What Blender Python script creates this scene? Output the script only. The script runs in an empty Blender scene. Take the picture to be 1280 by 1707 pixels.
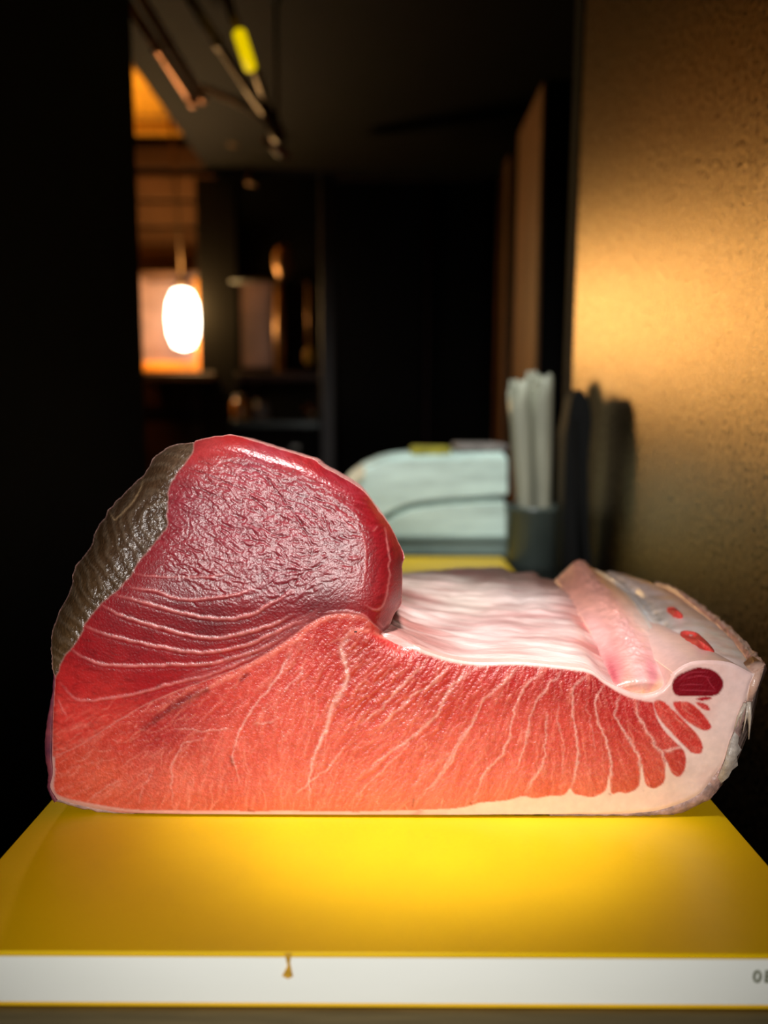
import bpy, bmesh, math, random
import numpy as np
from mathutils import Vector, Matrix
random.seed(7)
RNG = np.random.RandomState(11)
C = bpy.context.scene.collection
SC = bpy.context.scene

# ------------------------------------------------------------------ camera
FPX = 1230.0
CAM = Vector((0.0, 0.0, 1.185))
PITCH = math.radians(7.0); ROLL = math.radians(0.25)
cd = bpy.data.cameras.new('camera'); cam = bpy.data.objects.new('camera', cd); C.objects.link(cam)
RM = Matrix.Rotation(math.radians(90) - PITCH, 4, 'X') @ Matrix.Rotation(ROLL, 4, 'Z')
cam.matrix_world = Matrix.Translation(CAM) @ RM
cd.sensor_fit = 'VERTICAL'; cd.sensor_height = 36.0; cd.sensor_width = 27.0
cd.lens = 36.0 * FPX / 1707.0
cd.clip_start = 0.02; cd.clip_end = 60
cd.dof.use_dof = True; cd.dof.focus_distance = 0.525; cd.dof.aperture_fstop = 2.5
SC.camera = cam
R3 = np.array(RM.to_3x3())

def ray(px, py):
    px = np.asarray(px, float); py = np.asarray(py, float)
    d = np.stack([(px - 640.0) / FPX, -(py - 853.5) / FPX, -np.ones_like(px)], -1)
    return d @ R3.T
def P(px, py, Y):
    """point of the photographed place seen at (px, py), at distance Y ahead"""
    d = ray(px, py); t = np.asarray(Y, float) / d[..., 1]
    p = d * t[..., None]; p[..., 2] += CAM.z
    return p
def V(px, py, Y): return Vector(P(px, py, Y).tolist())

# ------------------------------------------------------------------ world and lights
w = bpy.data.worlds.new('world'); SC.world = w; w.use_nodes = True
w.node_tree.nodes['Background'].inputs[0].default_value = (0.9, 0.8, 0.7, 1)
w.node_tree.nodes['Background'].inputs[1].default_value = 0.012
SC.view_settings.view_transform = 'Standard'; SC.view_settings.look = 'None'
SC.view_settings.gamma = 1; SC.view_settings.use_curve_mapping = False
SC.view_settings.exposure = 0.0

def light(name, kind, loc, power, col, aim=None, **kw):
    l = bpy.data.lights.new(name, kind); l.energy = power; l.color = col
    for k, v in kw.items(): setattr(l, k, v)
    o = bpy.data.objects.new(name, l); C.objects.link(o); o.location = loc
    if aim is not None:
        o.rotation_euler = (Vector(aim) - Vector(loc)).to_track_quat('-Z', 'Y').to_euler()
    return o
# soft work lamp over the cook's shoulder, and the spotlight right above the board
light('work_lamp', 'SPOT', (-0.12, -0.50, 1.335), 54, (1.0, 0.95, 0.91), (0.0, 0.52, 1.10),
      spot_size=math.radians(50), spot_blend=1.0, shadow_soft_size=0.11)
light('overhead_spot', 'SPOT', (0.03, 0.44, 2.35), 126, (1.0, 0.96, 0.93), (0.035, 0.60, 0.95),
      spot_size=math.radians(19), spot_blend=0.6, shadow_soft_size=0.05)
light('rear_counter_fill', 'SPOT', (0.10, 0.90, 2.38), 88, (0.95, 1.0, 0.96), (0.10, 1.72, 1.0),
      spot_size=math.radians(34), spot_blend=0.8, shadow_soft_size=0.08)  # unseen fill light, added to brighten the bundles on the rear counter
LAMP = V(305, 532, 4.0)
light('bulb_glow', 'POINT', LAMP + Vector((0, -0.13, 0.05)), 36, (1.0, 0.58, 0.20), shadow_soft_size=0.08)
light('bulb_beam', 'SPOT', LAMP + Vector((0.03, -0.16, 0)), 29, (1.0, 0.60, 0.19), (0.38, 1.0, 1.32),
      spot_size=math.radians(60), spot_blend=0.9, shadow_soft_size=0.14)
light('far_room_fill', 'SPOT', (-1.45, 3.25, 1.75), 95, (1.0, 0.62, 0.12), (-1.55, 3.45, 2.8), spot_size=math.radians(75), spot_blend=0.8, shadow_soft_size=0.1)  # hidden extra light, added to brighten the far ceiling planks

# ------------------------------------------------------------------ materials
def s2l(c):
    c = np.asarray(c, float) / 255.0
    return np.where(c <= 0.04045, c / 12.92, ((c + 0.055) / 1.055) ** 2.4)
def rgb(r, g, b): return tuple(s2l((r, g, b)).tolist()) + (1,)

def mat(name, col=(200, 200, 200), rough=0.5, metal=0.0, noise=0.0, nscale=20.0, stretch=(1, 1, 1),
        bump=0.0, bscale=60.0, emit=None, estr=0.0, coat=0.0, crough=0.1, attr=None, sss=0.0,
        spec=0.5, col2=None, rvar=0.0, trans=0.0, bdist=0.001):
    m = bpy.data.materials.new(name); m.use_nodes = True
    nt = m.node_tree; N = nt.nodes; L = nt.links; b = N['Principled BSDF']
    b.inputs['Roughness'].default_value = rough; b.inputs['Metallic'].default_value = metal
    b.inputs['Coat Weight'].default_value = coat; b.inputs['Coat Roughness'].default_value = crough
    b.inputs['Specular IOR Level'].default_value = spec
    b.inputs['Transmission Weight'].default_value = trans
    tc = N.new('ShaderNodeTexCoord'); mp = N.new('ShaderNodeMapping')
    mp.inputs['Scale'].default_value = stretch; L.new(tc.outputs['Object'], mp.inputs['Vector'])
    if attr:
        a = N.new('ShaderNodeVertexColor'); a.layer_name = attr; csrc = a.outputs['Color']
    else:
        r = N.new('ShaderNodeRGB'); r.outputs[0].default_value = rgb(*col); csrc = r.outputs[0]
    if noise > 0:
        n = N.new('ShaderNodeTexNoise'); n.inputs['Scale'].default_value = nscale; n.inputs['Detail'].default_value = 5
        L.new(mp.outputs[0], n.inputs['Vector'])
        rp = N.new('ShaderNodeMapRange'); rp.inputs['From Min'].default_value = 0.35; rp.inputs['From Max'].default_value = 0.65
        L.new(n.outputs['Fac'], rp.inputs['Value'])
        mx = N.new('ShaderNodeMix'); mx.data_type = 'RGBA'
        if col2 is None:
            mx.blend_type = 'MULTIPLY'; mx.inputs['Factor'].default_value = 1
            rp.inputs['To Min'].default_value = 1 - noise; rp.inputs['To Max'].default_value = 1 + noise * 0.3
            L.new(csrc, mx.inputs[6]); L.new(rp.outputs[0], mx.inputs[7])
        else:
            rp.inputs['To Max'].default_value = noise
            L.new(rp.outputs[0], mx.inputs['Factor']); L.new(csrc, mx.inputs[6]); mx.inputs[7].default_value = rgb(*col2)
        csrc = mx.outputs[2]
        if rvar > 0:
            r2 = N.new('ShaderNodeMapRange'); r2.inputs['From Min'].default_value = 0.35; r2.inputs['From Max'].default_value = 0.65
            r2.inputs['To Min'].default_value = rough - rvar; r2.inputs['To Max'].default_value = rough + rvar
            L.new(n.outputs['Fac'], r2.inputs['Value']); L.new(r2.outputs[0], b.inputs['Roughness'])
    L.new(csrc, b.inputs['Base Color'])
    if sss > 0:
        b.inputs['Subsurface Weight'].default_value = sss
        b.inputs['Subsurface Radius'].default_value = (1, 0.3, 0.2); b.inputs['Subsurface Scale'].default_value = 0.004
    if bump > 0:
        n = N.new('ShaderNodeTexNoise'); n.inputs['Scale'].default_value = bscale; n.inputs['Detail'].default_value = 4
        L.new(mp.outputs[0], n.inputs['Vector'])
        bp = N.new('ShaderNodeBump'); bp.inputs['Strength'].default_value = bump; bp.inputs['Distance'].default_value = bdist
        L.new(n.outputs['Fac'], bp.inputs['Height']); L.new(bp.outputs[0], b.inputs['Normal'])
        if coat > 0: L.new(bp.outputs[0], b.inputs['Coat Normal'])
    if emit:
        b.inputs['Emission Color'].default_value = rgb(*emit); b.inputs['Emission Strength'].default_value = estr
    return m

M = dict(
    board=mat('yellow_plastic', (226, 184, 0), rough=0.36, noise=0.10, nscale=9, bump=0.12, bscale=260, spec=0.45, rvar=0.05),
    lip=mat('yellow_lip', (238, 190, 22), rough=0.4, noise=0.05, nscale=30),
    core=mat('white_core', (242, 246, 238), rough=0.45, noise=0.10, nscale=14, stretch=(1, 1, 4), col2=(226, 232, 218)),
    stain=mat('ochre_stain', (196, 150, 40), rough=0.5, noise=0.3, nscale=300),
    ink=mat('faded_ink', (118, 122, 98), rough=0.7, noise=0.3, nscale=600),
    steel=mat('counter_steel', (110, 96, 66), rough=0.4, metal=0.85, noise=0.25, nscale=12, stretch=(1, 12, 1), bump=0.1, bscale=200),
    dsteel=mat('dark_steel', (70, 74, 72), rough=0.35, metal=0.8, noise=0.3, nscale=9),
    legm=mat('leg_steel', (120, 118, 112), rough=0.4, metal=0.9, noise=0.15, nscale=30),
    fridge=mat('hammered_steel', (180, 154, 116), rough=0.31, metal=1.0, noise=0.45, nscale=170, bump=0.5, bscale=330, rvar=0.07, bdist=0.0016),
    wall=mat('soot_dark_wall', (26, 22, 20), rough=0.8, noise=0.4, nscale=4, bump=0.2, bscale=20),
    black=mat('black_paint', (9, 7, 6), rough=0.8, spec=0.2, noise=0.3, nscale=6),
    brownw=mat('brown_plaster', (104, 74, 50), rough=0.85, noise=0.35, nscale=3),
    wood=mat('amber_wood', (214, 150, 40), rough=0.6, noise=0.4, nscale=8, stretch=(8, 1, 1)),
    dwood=mat('dark_wood', (70, 44, 26), rough=0.6, noise=0.4, nscale=8, stretch=(1, 1, 6)),
    copper=mat('copper_pipe', (150, 84, 14), rough=0.4, metal=0.9, noise=0.3, nscale=8),
    pipe=mat('galvanised_pipe', (96, 76, 56), rough=0.45, metal=0.9, noise=0.3, nscale=8),
    redv=mat('red_valve', (120, 30, 20), rough=0.5, noise=0.2, nscale=30),
    bulb=mat('lit_bulb', (255, 250, 240), rough=0.4, emit=(255, 240, 215), estr=14, noise=0.02),
    tube=mat('lit_yellow_tube', (60, 50, 0), rough=0.6, emit=(232, 198, 0), estr=1.0, spec=0.1, noise=0.02),
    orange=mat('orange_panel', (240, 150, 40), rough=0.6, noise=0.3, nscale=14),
    pinkp=mat('pale_panel', (150, 118, 108), rough=0.6, noise=0.25, nscale=10),
    tan=mat('tan_panel', (150, 105, 60), rough=0.55, noise=0.3, nscale=5, stretch=(1, 1, 0.3)),
    yel=mat('yellow_sponge', (150, 140, 40), rough=0.9, noise=0.3, nscale=60, bump=0.5, bscale=90),
    glass=mat('jar_amber', (170, 110, 40), rough=0.2, noise=0.2, nscale=30),
    mint=mat('pale_green_wrap', (200, 222, 214), rough=0.42, noise=0.22, nscale=9, stretch=(1, 1, 5), bump=0.3, bscale=22, bdist=0.004),
    mint2=mat('grey_green_tray', (120, 138, 130), rough=0.5, noise=0.2, nscale=10),
    cream=mat('cream_label', (225, 214, 186), rough=0.6, noise=0.1, nscale=40),
    greyc=mat('grey_cloth', (120, 112, 108), rough=0.9, noise=0.3, nscale=40, bump=0.4, bscale=80),
    paper=mat('waxed_paper', (150, 150, 132), rough=0.5, noise=0.25, nscale=10, stretch=(6, 6, 0.6), bump=0.2, bscale=30, bdist=0.003),
    clear=mat('smoky_tub', (70, 80, 76), rough=0.3, noise=0.2, nscale=12),
    blackp=mat('black_plastic', (16, 19, 19), rough=0.7, spec=0.2, noise=0.3, nscale=12),
    floor=mat('floor_tile', (40, 34, 30), rough=0.5, noise=0.4, nscale=5),
    flesh=mat('flesh', attr='Col', rough=0.36, coat=0.55, crough=0.22, bump=0.85, bscale=560, spec=0.6, noise=0.12, nscale=260, sss=0.0, bdist=0.0007),
    loin=mat('loin_flesh', attr='Col', rough=0.35, coat=0.24, crough=0.17, bump=0.45, bscale=620, spec=0.46, noise=0.12, nscale=240, bdist=0.0008),
    blood=mat('dried_flesh', attr='Col', rough=0.30, coat=0.5, crough=0.16, bump=0.9, bscale=420, spec=0.7, noise=0.3, nscale=300, bdist=0.0012),
    fat=mat('fat', attr='Col', rough=0.42, coat=0.25, crough=0.25, bump=0.35, bscale=330, spec=0.5, noise=0.07, nscale=160, bdist=0.0006),
    fin=mat('fin_flesh', attr='Col', rough=0.36, coat=0.4, crough=0.2, bump=0.8, bscale=240, spec=0.5, noise=0.12, nscale=120, bdist=0.0010),
    lining=mat('lining', attr='Col', rough=0.40, coat=0.35, crough=0.28, bump=0.6, bscale=60, stretch=(1, 3.2, 3.2), spec=0.5, noise=0.10, nscale=30, bdist=0.002),
    body=mat('flesh_body', (150, 34, 40), rough=0.4, coat=0.4, noise=0.3, nscale=60, bump=0.5, bscale=200),
    skin=mat('skin_grey', (196, 156, 146), rough=0.5, coat=0.2, noise=0.9, nscale=110, col2=(122, 100, 94), bump=0.9, bscale=260, bdist=0.0014),
    shred=mat('skin_shred', (205, 190, 176), rough=0.4, coat=0.4, noise=0.2, nscale=200, trans=0.15),
)

# ------------------------------------------------------------------ object helpers
def link(name, me, m, parent=None):
    o = bpy.data.objects.new(name, me); C.objects.link(o)
    if m is not None: me.materials.append(m)
    if parent is not None: o.parent = parent
    return o
def tag(o, label, cat, group=None):
    o['label'] = label; o['category'] = cat
    if group: o['group'] = group
    return o
def empty(name, loc=(0, 0, 0)):
    o = bpy.data.objects.new(name, None); C.objects.link(o); o.location = loc; o.empty_display_size = 0.05
    bpy.context.view_layer.update()
    return o
def par(o, p):
    """parent o to p, keeping where it stands"""
    o.parent = p; o.matrix_parent_inverse = Matrix.Translation(-p.location)
    return o
def bmobj(name, bm, m, parent=None, smooth=False):
    me = bpy.data.meshes.new(name); bmesh.ops.recalc_face_normals(bm, faces=bm.faces[:]); bm.to_mesh(me); bm.free()
    if smooth:
        me.polygons.foreach_set('use_smooth', [True] * len(me.polygons))
    o = link(name, me, m)
    if parent is not None: par(o, parent)
    return o
def box(name, lo, hi, m, parent=None, bev=0.0, seg=2):
    bm = bmesh.new(); bmesh.ops.create_cube(bm, size=1)
    for v in bm.verts:
        for i in range(3): v.co[i] = lo[i] + (v.co[i] + 0.5) * (hi[i] - lo[i])
    if bev > 0: bmesh.ops.bevel(bm, geom=bm.edges[:], offset=bev, segments=seg, affect='EDGES', profile=0.5)
    return bmobj(name, bm, m, parent)
def struct(o): o['kind'] = 'structure'; return o
def tube_bm(pts, rad, seg=12, bm=None, cap=True):
    bm = bm or bmesh.new(); rings = []
    pts = [Vector(p) for p in pts]
    for i, p in enumerate(pts):
        d = (pts[min(i + 1, len(pts) - 1)] - pts[max(i - 1, 0)]).normalized()
        a = d.orthogonal().normalized() if i == 0 else (prev - prev.dot(d) * d).normalized()
        prev = a; b = d.cross(a)
        r = rad[i] if isinstance(rad, (list, tuple)) else rad
        rings.append([bm.verts.new(p + r * (math.cos(t) * a + math.sin(t) * b)) for t in [2 * math.pi * k / seg for k in range(seg)]])
    for i in range(len(rings) - 1):
        for k in range(seg):
            bm.faces.new((rings[i][k], rings[i][(k + 1) % seg], rings[i + 1][(k + 1) % seg], rings[i + 1][k]))
    if cap:
        bm.faces.new(rings[0][::-1]); bm.faces.new(rings[-1])
    return bm
def tube(name, pts, rad, m, parent=None, seg=12):
    return bmobj(name, tube_bm(pts, rad, seg), m, parent, smooth=True)
def lathe(name, prof, loc, m, parent=None, seg=24):
    bm = bmesh.new(); rings = []
    for r, z in prof:
        rings.append([bm.verts.new((loc[0] + r * math.cos(2 * math.pi * k / seg), loc[1] + r * math.sin(2 * math.pi * k / seg), loc[2] + z)) for k in range(seg)])
    for i in range(len(rings) - 1):
        for k in range(seg):
            bm.faces.new((rings[i][k], rings[i][(k + 1) % seg], rings[i + 1][(k + 1) % seg], rings[i + 1][k]))
    bm.faces.new(rings[0][::-1]); bm.faces.new(rings[-1])
    return bmobj(name, bm, m, parent, smooth=True)
def crom(pts, step=None, n=8, closed=False):
    """Catmull-Rom through pts (any dimension)"""
    p = np.asarray(pts, float)
    if closed: q = np.vstack([p[-1], p, p[0], p[1]])
    else: q = np.vstack([2 * p[0] - p[1], p, 2 * p[-1] - p[-2]])
    out = []
    for i in range(1, len(q) - 2):
        a, b, c, d = q[i - 1:i + 3]
        k = n if step is None else max(1, int(np.linalg.norm((c - b)[:2]) / step))
        for t in np.arange(k) / k:
            out.append(0.5 * ((2 * b) + (-a + c) * t + (2 * a - 5 * b + 4 * c - d) * t * t + (-a + 3 * b - 3 * c + d) * t ** 3))
    if not closed: out.append(q[-2])
    return np.array(out)

# ================================================================== SETTING
BT = 0.90                                    # top of the board
struct(box('floor', (-4.2, -1.6, -0.05), (3.4, 5.2, 0.0), M['floor']))
struct(box('ceiling', (-4.2, -1.6, 2.80), (3.4, 5.2, 2.86), M['black']))
struct(box('wall_left', (-0.80, -1.4, 0.0), (-0.66, 2.05, 2.80), M['wall']))
struct(box('wall_back', (-4.2, 4.62, 0.0), (3.4, 4.74, 2.80), M['black']))
struct(box('wall_right', (2.3, -1.4, 0.0), (2.42, 4.62, 2.80), M['black']))
struct(box('wall_far_left', (-4.2, 2.3, 0.0), (-4.08, 4.62, 2.80), M['black']))
# lit timber ceiling panels in the far room (seen left of the hood)
for i in range(7):
    y0 = 2.55 + i * 0.26
    o = box('ceiling_plank', (-2.4, y0, 2.765 + 0.006 * (i % 2)), (-0.92, y0 + 0.235, 2.80), M['wood'], bev=0.004, seg=1)
    par(o, bpy.data.objects['ceiling'])
# cross beams
o = box('timber_beam', (-2.3, 4.30, 2.58), (0.9, 4.42, 2.70), M['dwood'], bev=0.01)
tag(o, 'dark reddish timber cross beam running under the far ceiling', 'beam')
o = box('cross_rail', (-2.3, 4.16, 2.715), (-0.3, 4.22, 2.755), M['wood'], bev=0.005)
tag(o, 'thin amber wooden rail just above the dark cross beam', 'rail')

# exhaust hood: dark box whose lower edge recedes past the lit ceiling
t = empty('exhaust_hood', (-0.2, 3.0, 2.45)); tag(t, 'large black extraction hood filling the upper middle of the kitchen', 'hood')
box('hood_body', (-0.90, 2.0, 2.50), (1.2, 4.05, 2.798), M['black'], t, bev=0.01)
box('hood_rim', (-0.915, 1.985, 2.455), (1.215, 4.065, 2.505), M['black'], t, bev=0.008)
# pipes under the hood
def pipe_thing(name, pts, r, m, label, cat='pipe', joints=()):
    t = empty(name, pts[0]); tag(t, label, cat)
    tube('pipe_run', pts, r, m, t)
    for k in joints:
        a = Vector(pts[k]); d = (Vector(pts[min(k + 1, len(pts) - 1)]) - Vector(pts[max(k - 1, 0)])).normalized()
        tube('pipe_joint', [a - d * r * 1.5, a + d * r * 1.5], r * 1.15, m, t)
    return t
pipe_thing('copper_pipe', [V(196, -20, 2.10), V(262, 80, 2.35), V(318, 166, 2.6)], 0.014, M['copper'], 'amber copper pipe running away at top left, the left one of the pair', joints=(1, 2))
pipe_thing('copper_pipe', [V(226, -20, 2.12), V(280, 70, 2.37), V(335, 160, 2.62)], 0.013, M['copper'], 'amber copper pipe running away at top left, the right one of the pair', joints=(1, 2))
pipe_thing('slanting_conduit', [V(306, -20, 1.9), V(362, 70, 2.1), V(405, 135, 2.25), V(440, 186, 2.36)], 0.013, M['pipe'], 'grey brown metal conduit slanting down left of the glowing yellow tube', joints=(1,))
pipe_thing('branch_pipe', [V(340, 146, 2.7), V(400, 172, 2.55), V(448, 203, 2.4)], 0.011, M['pipe'], 'thin dull branch pipe meeting the valve cluster from the left', joints=(1,))
t = empty('tube_light', V(408, 85, 2.0)); tag(t, 'slim rail with a glowing yellow tube light slanting down from the top', 'light')
tube('tube_rail', [V(372, -20, 1.90), V(396, 50, 2.02), V(428, 125, 2.2), V(446, 178, 2.35)], 0.012, M['pipe'], t)
a, b = V(399, 56, 1.98), V(417, 112, 2.08)
tube('lit_tube', [a + (a - b) * 0.03, a, b, b + (b - a) * 0.03], [0.010, 0.0165, 0.0165, 0.010], M['tube'], t)
t = empty('pipe_valve', V(452, 212, 2.40)); tag(t, 'small dull red valve cluster where the overhead pipes meet', 'valve')
tube('valve_body', [V(446, 186, 2.38), V(462, 222, 2.44), V(468, 240, 2.5)], [0.02, 0.026, 0.014], M['pipe'], t)
hz = V(462, 222, 2.44)
tube('valve_hanger', [hz, Vector((hz.x, hz.y, 2.456))], 0.006, M['pipe'], t)
tube('valve_handle', [V(440, 232, 2.42), V(466, 252, 2.46), V(482, 262, 2.46)], [0.008, 0.016, 0.008], M['redv'], t)
for (px, py), lab in (((386, 236), 'left of the pair under the cross beam'), ((417, 302), 'right of the pair, hanging lower')):
    t = empty('ceiling_hook', V(px, py, 3.6)); tag(t, 'small pale metal hook hanging in the dark, ' + lab, 'hook', 'hooks hanging from the far beam')
    tube('hook_shank', [V(px, py - 26, 3.6), V(px, py, 3.6), V(px + 9, py + 9, 3.6), V(px + 12, py - 4, 3.6)], 0.009, M['pipe'], t)
    lathe('hook_ball', [(0.004, -0.02), (0.022, -0.01), (0.022, 0.01), (0.004, 0.02)], V(px, py, 3.6), M['pipe'], t)

# brown wall section behind the lamp, with recessed alcove
wl = empty('panelled_wall', (-1.6, 4.5, 0)); tag(wl, 'brown panelled wall section around the lit alcove at left', 'wall panel')
def wpanel(name, x0, y0, x1, y1, Y, m, th=0.03, parent=None, bev=0.004):
    a = P(x0, y1, Y); b = P(x1, y0, Y)
    return box(name, (a[0], Y, max(a[2], 0.0)), (b[0], Y + th, b[2]), m, parent, bev=bev, seg=1)
for (y0, y1) in ((293, 331), (338, 376), (383, 436), (443, 458)):
    wpanel('panel', 150, y0, 358, y1, 4.30, M['brownw'], 0.04, wl)
wpanel('backing', 148, 290, 360, 700, 4.40, M['dwood'], 0.04, wl)
for (y0, y1) in ((640, 680), (704, 760), (764, 840)):
    wpanel('panel', 150, y0, 345, y1, 4.30, M['brownw'], 0.04, wl)
# lantern alcove
t = empty('alcove_lamp', LAMP + Vector((0, 0.1, -0.3))); tag(t, 'blazing white lamp in an open orange-lit box on the left', 'lamp')
wpanel('box_back', 234, 460, 356, 614, 4.24, M['pinkp'], 0.02, t)
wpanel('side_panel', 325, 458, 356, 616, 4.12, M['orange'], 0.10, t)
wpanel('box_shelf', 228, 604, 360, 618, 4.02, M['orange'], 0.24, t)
wpanel('box_top', 228, 452, 360, 460, 4.05, M['dwood'], 0.20, t)
lathe('glass_bulb', [(0.01, -0.155), (0.05, -0.14), (0.075, -0.08), (0.082, 0.0), (0.075, 0.08), (0.05, 0.14), (0.01, 0.155)], LAMP, M['bulb'], t)
lathe('bulb_socket', [(0.028, 0.0), (0.03, 0.03), (0.022, 0.06)], LAMP + Vector((0, 0, 0.15)), M['pipe'], t)
tube('bulb_cord', [LAMP + Vector((0, 0, 0.20)), LAMP + Vector((-0.02, 0, 0.7)), LAMP + Vector((-0.05, 0, 1.28))], 0.006, M['pipe'], t)
# shelf below
t = empty('wall_shelf', V(300, 636, 4.0)); tag(t, 'dark wall shelf under the lamp box', 'shelf')
wpanel('shelf_board', 226, 621, 356, 634, 3.86, M['dwood'], 0.34, t)
wpanel('shelf_board', 394, 621, 538, 634, 3.64, M['dwood'], 0.60, t)
for px in (262, 420, 525):
    a = V(px, 634, 3.95)
    bm = bmesh.new()
    vs = [bm.verts.new(a + Vector(q)) for q in ((-.01, 0, 0), (-.01, .2, 0), (-.01, .2, -.18), (.01, 0, 0), (.01, .2, 0), (.01, .2, -.18))]
    for f in ((0, 1, 2), (5, 4, 3), (0, 3, 4, 1), (1, 4, 5, 2), (2, 5, 3, 0)): bm.faces.new([vs[i] for i in f])
    bmobj('shelf_bracket', bm, M['dwood'], t)
# posts and poles
o = wpanel('timber_post', 358, 296, 392, 1600, 3.9, M['black'], 0.10); tag(o, 'black timber post immediately right of the lamp box', 'post')
o = wpanel('timber_post', 540, 288, 556, 1600, 3.5, mat('grey_post', (62, 58, 56), 0.5, noise=0.3, nscale=6), 0.06)
tag(o, 'slim grey post left of the black doorway', 'post')
o = wpanel('wall_board', 396, 470, 452, 612, 4.34, mat('mauve_board', (112, 84, 76), 0.7, noise=0.4, nscale=4), 0.03)
tag(o, 'dim mauve brown board on the wall between post and ladle', 'board')
t = empty('long_ladle', V(468, 430, 3.7)); tag(t, 'tall brass ladle with round top standing right of the post', 'ladle')
tube('ladle_handle', [V(466, 620.5, 3.7), V(466, 560, 3.7), V(465, 470, 3.7)], [0.02, 0.026, 0.02], mat('brass', (165, 118, 66), 0.4, metal=0.5, noise=0.3, nscale=12), t)
bp = V(473, 438, 3.7)
lathe('ladle_bowl', [(0.004, -0.09), (0.03, -0.07), (0.048, -0.02), (0.05, 0.03), (0.035, 0.07), (0.004, 0.085)], bp, bpy.data.materials['brass'], t)
o = tube('utensil_rail', [V(384, 468, 3.69) , V(546, 468, 3.69)], 0.008, M['dsteel']); tag(o, 'thin dark rail between the black post and slim grey post', 'rail')
t = empty('hanging_skimmer', V(515, 520, 3.7)); tag(t, 'thin hanging skimmer with a yellow tip beside the slim grey post', 'utensil')
tube('skimmer_rod', [V(514, 466, 3.7), V(514, 530, 3.7), V(515, 588, 3.7)], 0.009, bpy.data.materials['brass'], t)
lathe('yellow_tip', [(0.006, -0.045), (0.024, -0.02), (0.024, 0.02), (0.008, 0.045)], V(515, 594, 3.7), mat('yellow_tip', (200, 150, 30), 0.5, noise=0.2), t)
# items on a lower cabinet
t = empty('rear_cabinet', (-0.7, 3.7, 0)); tag(t, 'low black cabinet against the far wall under the shelf', 'cabinet')
ctop = V(440, 700, 3.5).z
box('cabinet_body', (-0.735, 3.6, 0.08), (-0.32, 4.0, ctop - 0.04), M['black'], t, bev=0.008)
box('cabinet_top', (-0.742, 3.58, ctop - 0.04), (-0.31, 4.02, ctop), M['dsteel'], t, bev=0.008)
box('cabinet_plinth', (-0.73, 3.64, 0.0), (-0.34, 3.98, 0.08), M['black'], t)
for x in (-0.73, -0.53):
    d = box('cabinet_door', (x, 3.582, 0.12), (x + 0.205, 3.6, ctop - 0.06), M['black'], t, bev=0.004)
    box('door_pull', (x + 0.08, 3.562, ctop - 0.14), (x + 0.12, 3.582, ctop - 0.12), M['legm'], None).parent = d
for px, r, h, m, lab in ((402, 0.045, 0.12, M['glass'], 'amber jar on the low rear cabinet, nearest the post'),
                         (436, 0.040, 0.10, M['greyc'], 'grey brown jar on the low rear cabinet, middle of three'),
                         (520, 0.052, 0.08, M['pipe'], 'dull metal pot on the low rear cabinet, nearest the slim post')):
    b0 = V(px, 690, 3.68); b0.z = ctop
    t = empty('storage_jar', b0); tag(t, lab, 'jar', 'jars on the rear cabinet')
    lathe('jar_body', [(r * .9, 0), (r, .01), (r, h * .7), (r * .75, h * .85)], b0, m, t)
    lathe('jar_lid', [(r * .8, h * .85), (r * .82, h * .98), (r * .5, h)], b0, M['dwood'], t)
# black doorway panels in the middle
t = empty('black_door', (0.0, 4.4, 0)); tag(t, 'black double door barely visible in the dark centre', 'door')
for x0, x1 in ((560, 706), (716, 812)):
    d = wpanel('door_leaf', x0, 300, x1, 1000, 4.45, M['black'], 0.05, t)
wpanel('door_stile', 707, 300, 715, 1000, 4.42, mat('dull_red_stile', (70, 24, 14), 0.6, noise=0.3), 0.05, t)
wpanel('door_rail', 560, 290, 812, 299, 4.42, M['dwood'], 0.05, t)
# tan upright panels between the dark and the steel cabinet
for (ya, yb, lab) in ((2.43, 2.87, 'broad tan tall cupboard side glowing dimly left of the steel cabinet'),
                      (3.06, 3.34, 'narrow tan tall cupboard side, further back left of the broad one')):
    o = empty('tall_cupboard', (0.6, (ya + yb) / 2, 0)); tag(o, lab, 'cupboard')
    box('cupboard_body', (0.50, ya, 0.06), (1.1, yb, 2.24), M['black'], o, bev=0.004)
    box('side_panel', (0.488, ya + .01, 0.08), (0.50, yb - .01, 2.235), M['tan'], o, bev=0.002)
    box('cupboard_plinth', (0.52, ya + .02, 0.0), (1.08, yb - .02, 0.06), M['black'], o)

# steel cabinet side on the right, reflecting the far lamp
t = empty('steel_cabinet', (0.41, 0.8, 0)); tag(t, 'tall hammered steel cabinet side reflecting golden light on the right', 'cabinet')
t.rotation_euler.z = math.radians(2.2)
def cab(name, lo, hi, m, bev=0.0):
    o = box(name, lo, hi, m, None, bev=bev); o.parent = t; return o
cab('side_sheet', (0.0, -0.75, 0.10), (0.62, 0.735, 2.40), M['fridge'], 0.012)
cab('rear_edge_trim', (-0.002, 0.736, 0.10), (0.62, 0.79, 2.40), M['black'], 0.008)
cab('plinth', (0.03, -0.72, 0.0), (0.60, 0.76, 0.10), M['black'])

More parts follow.
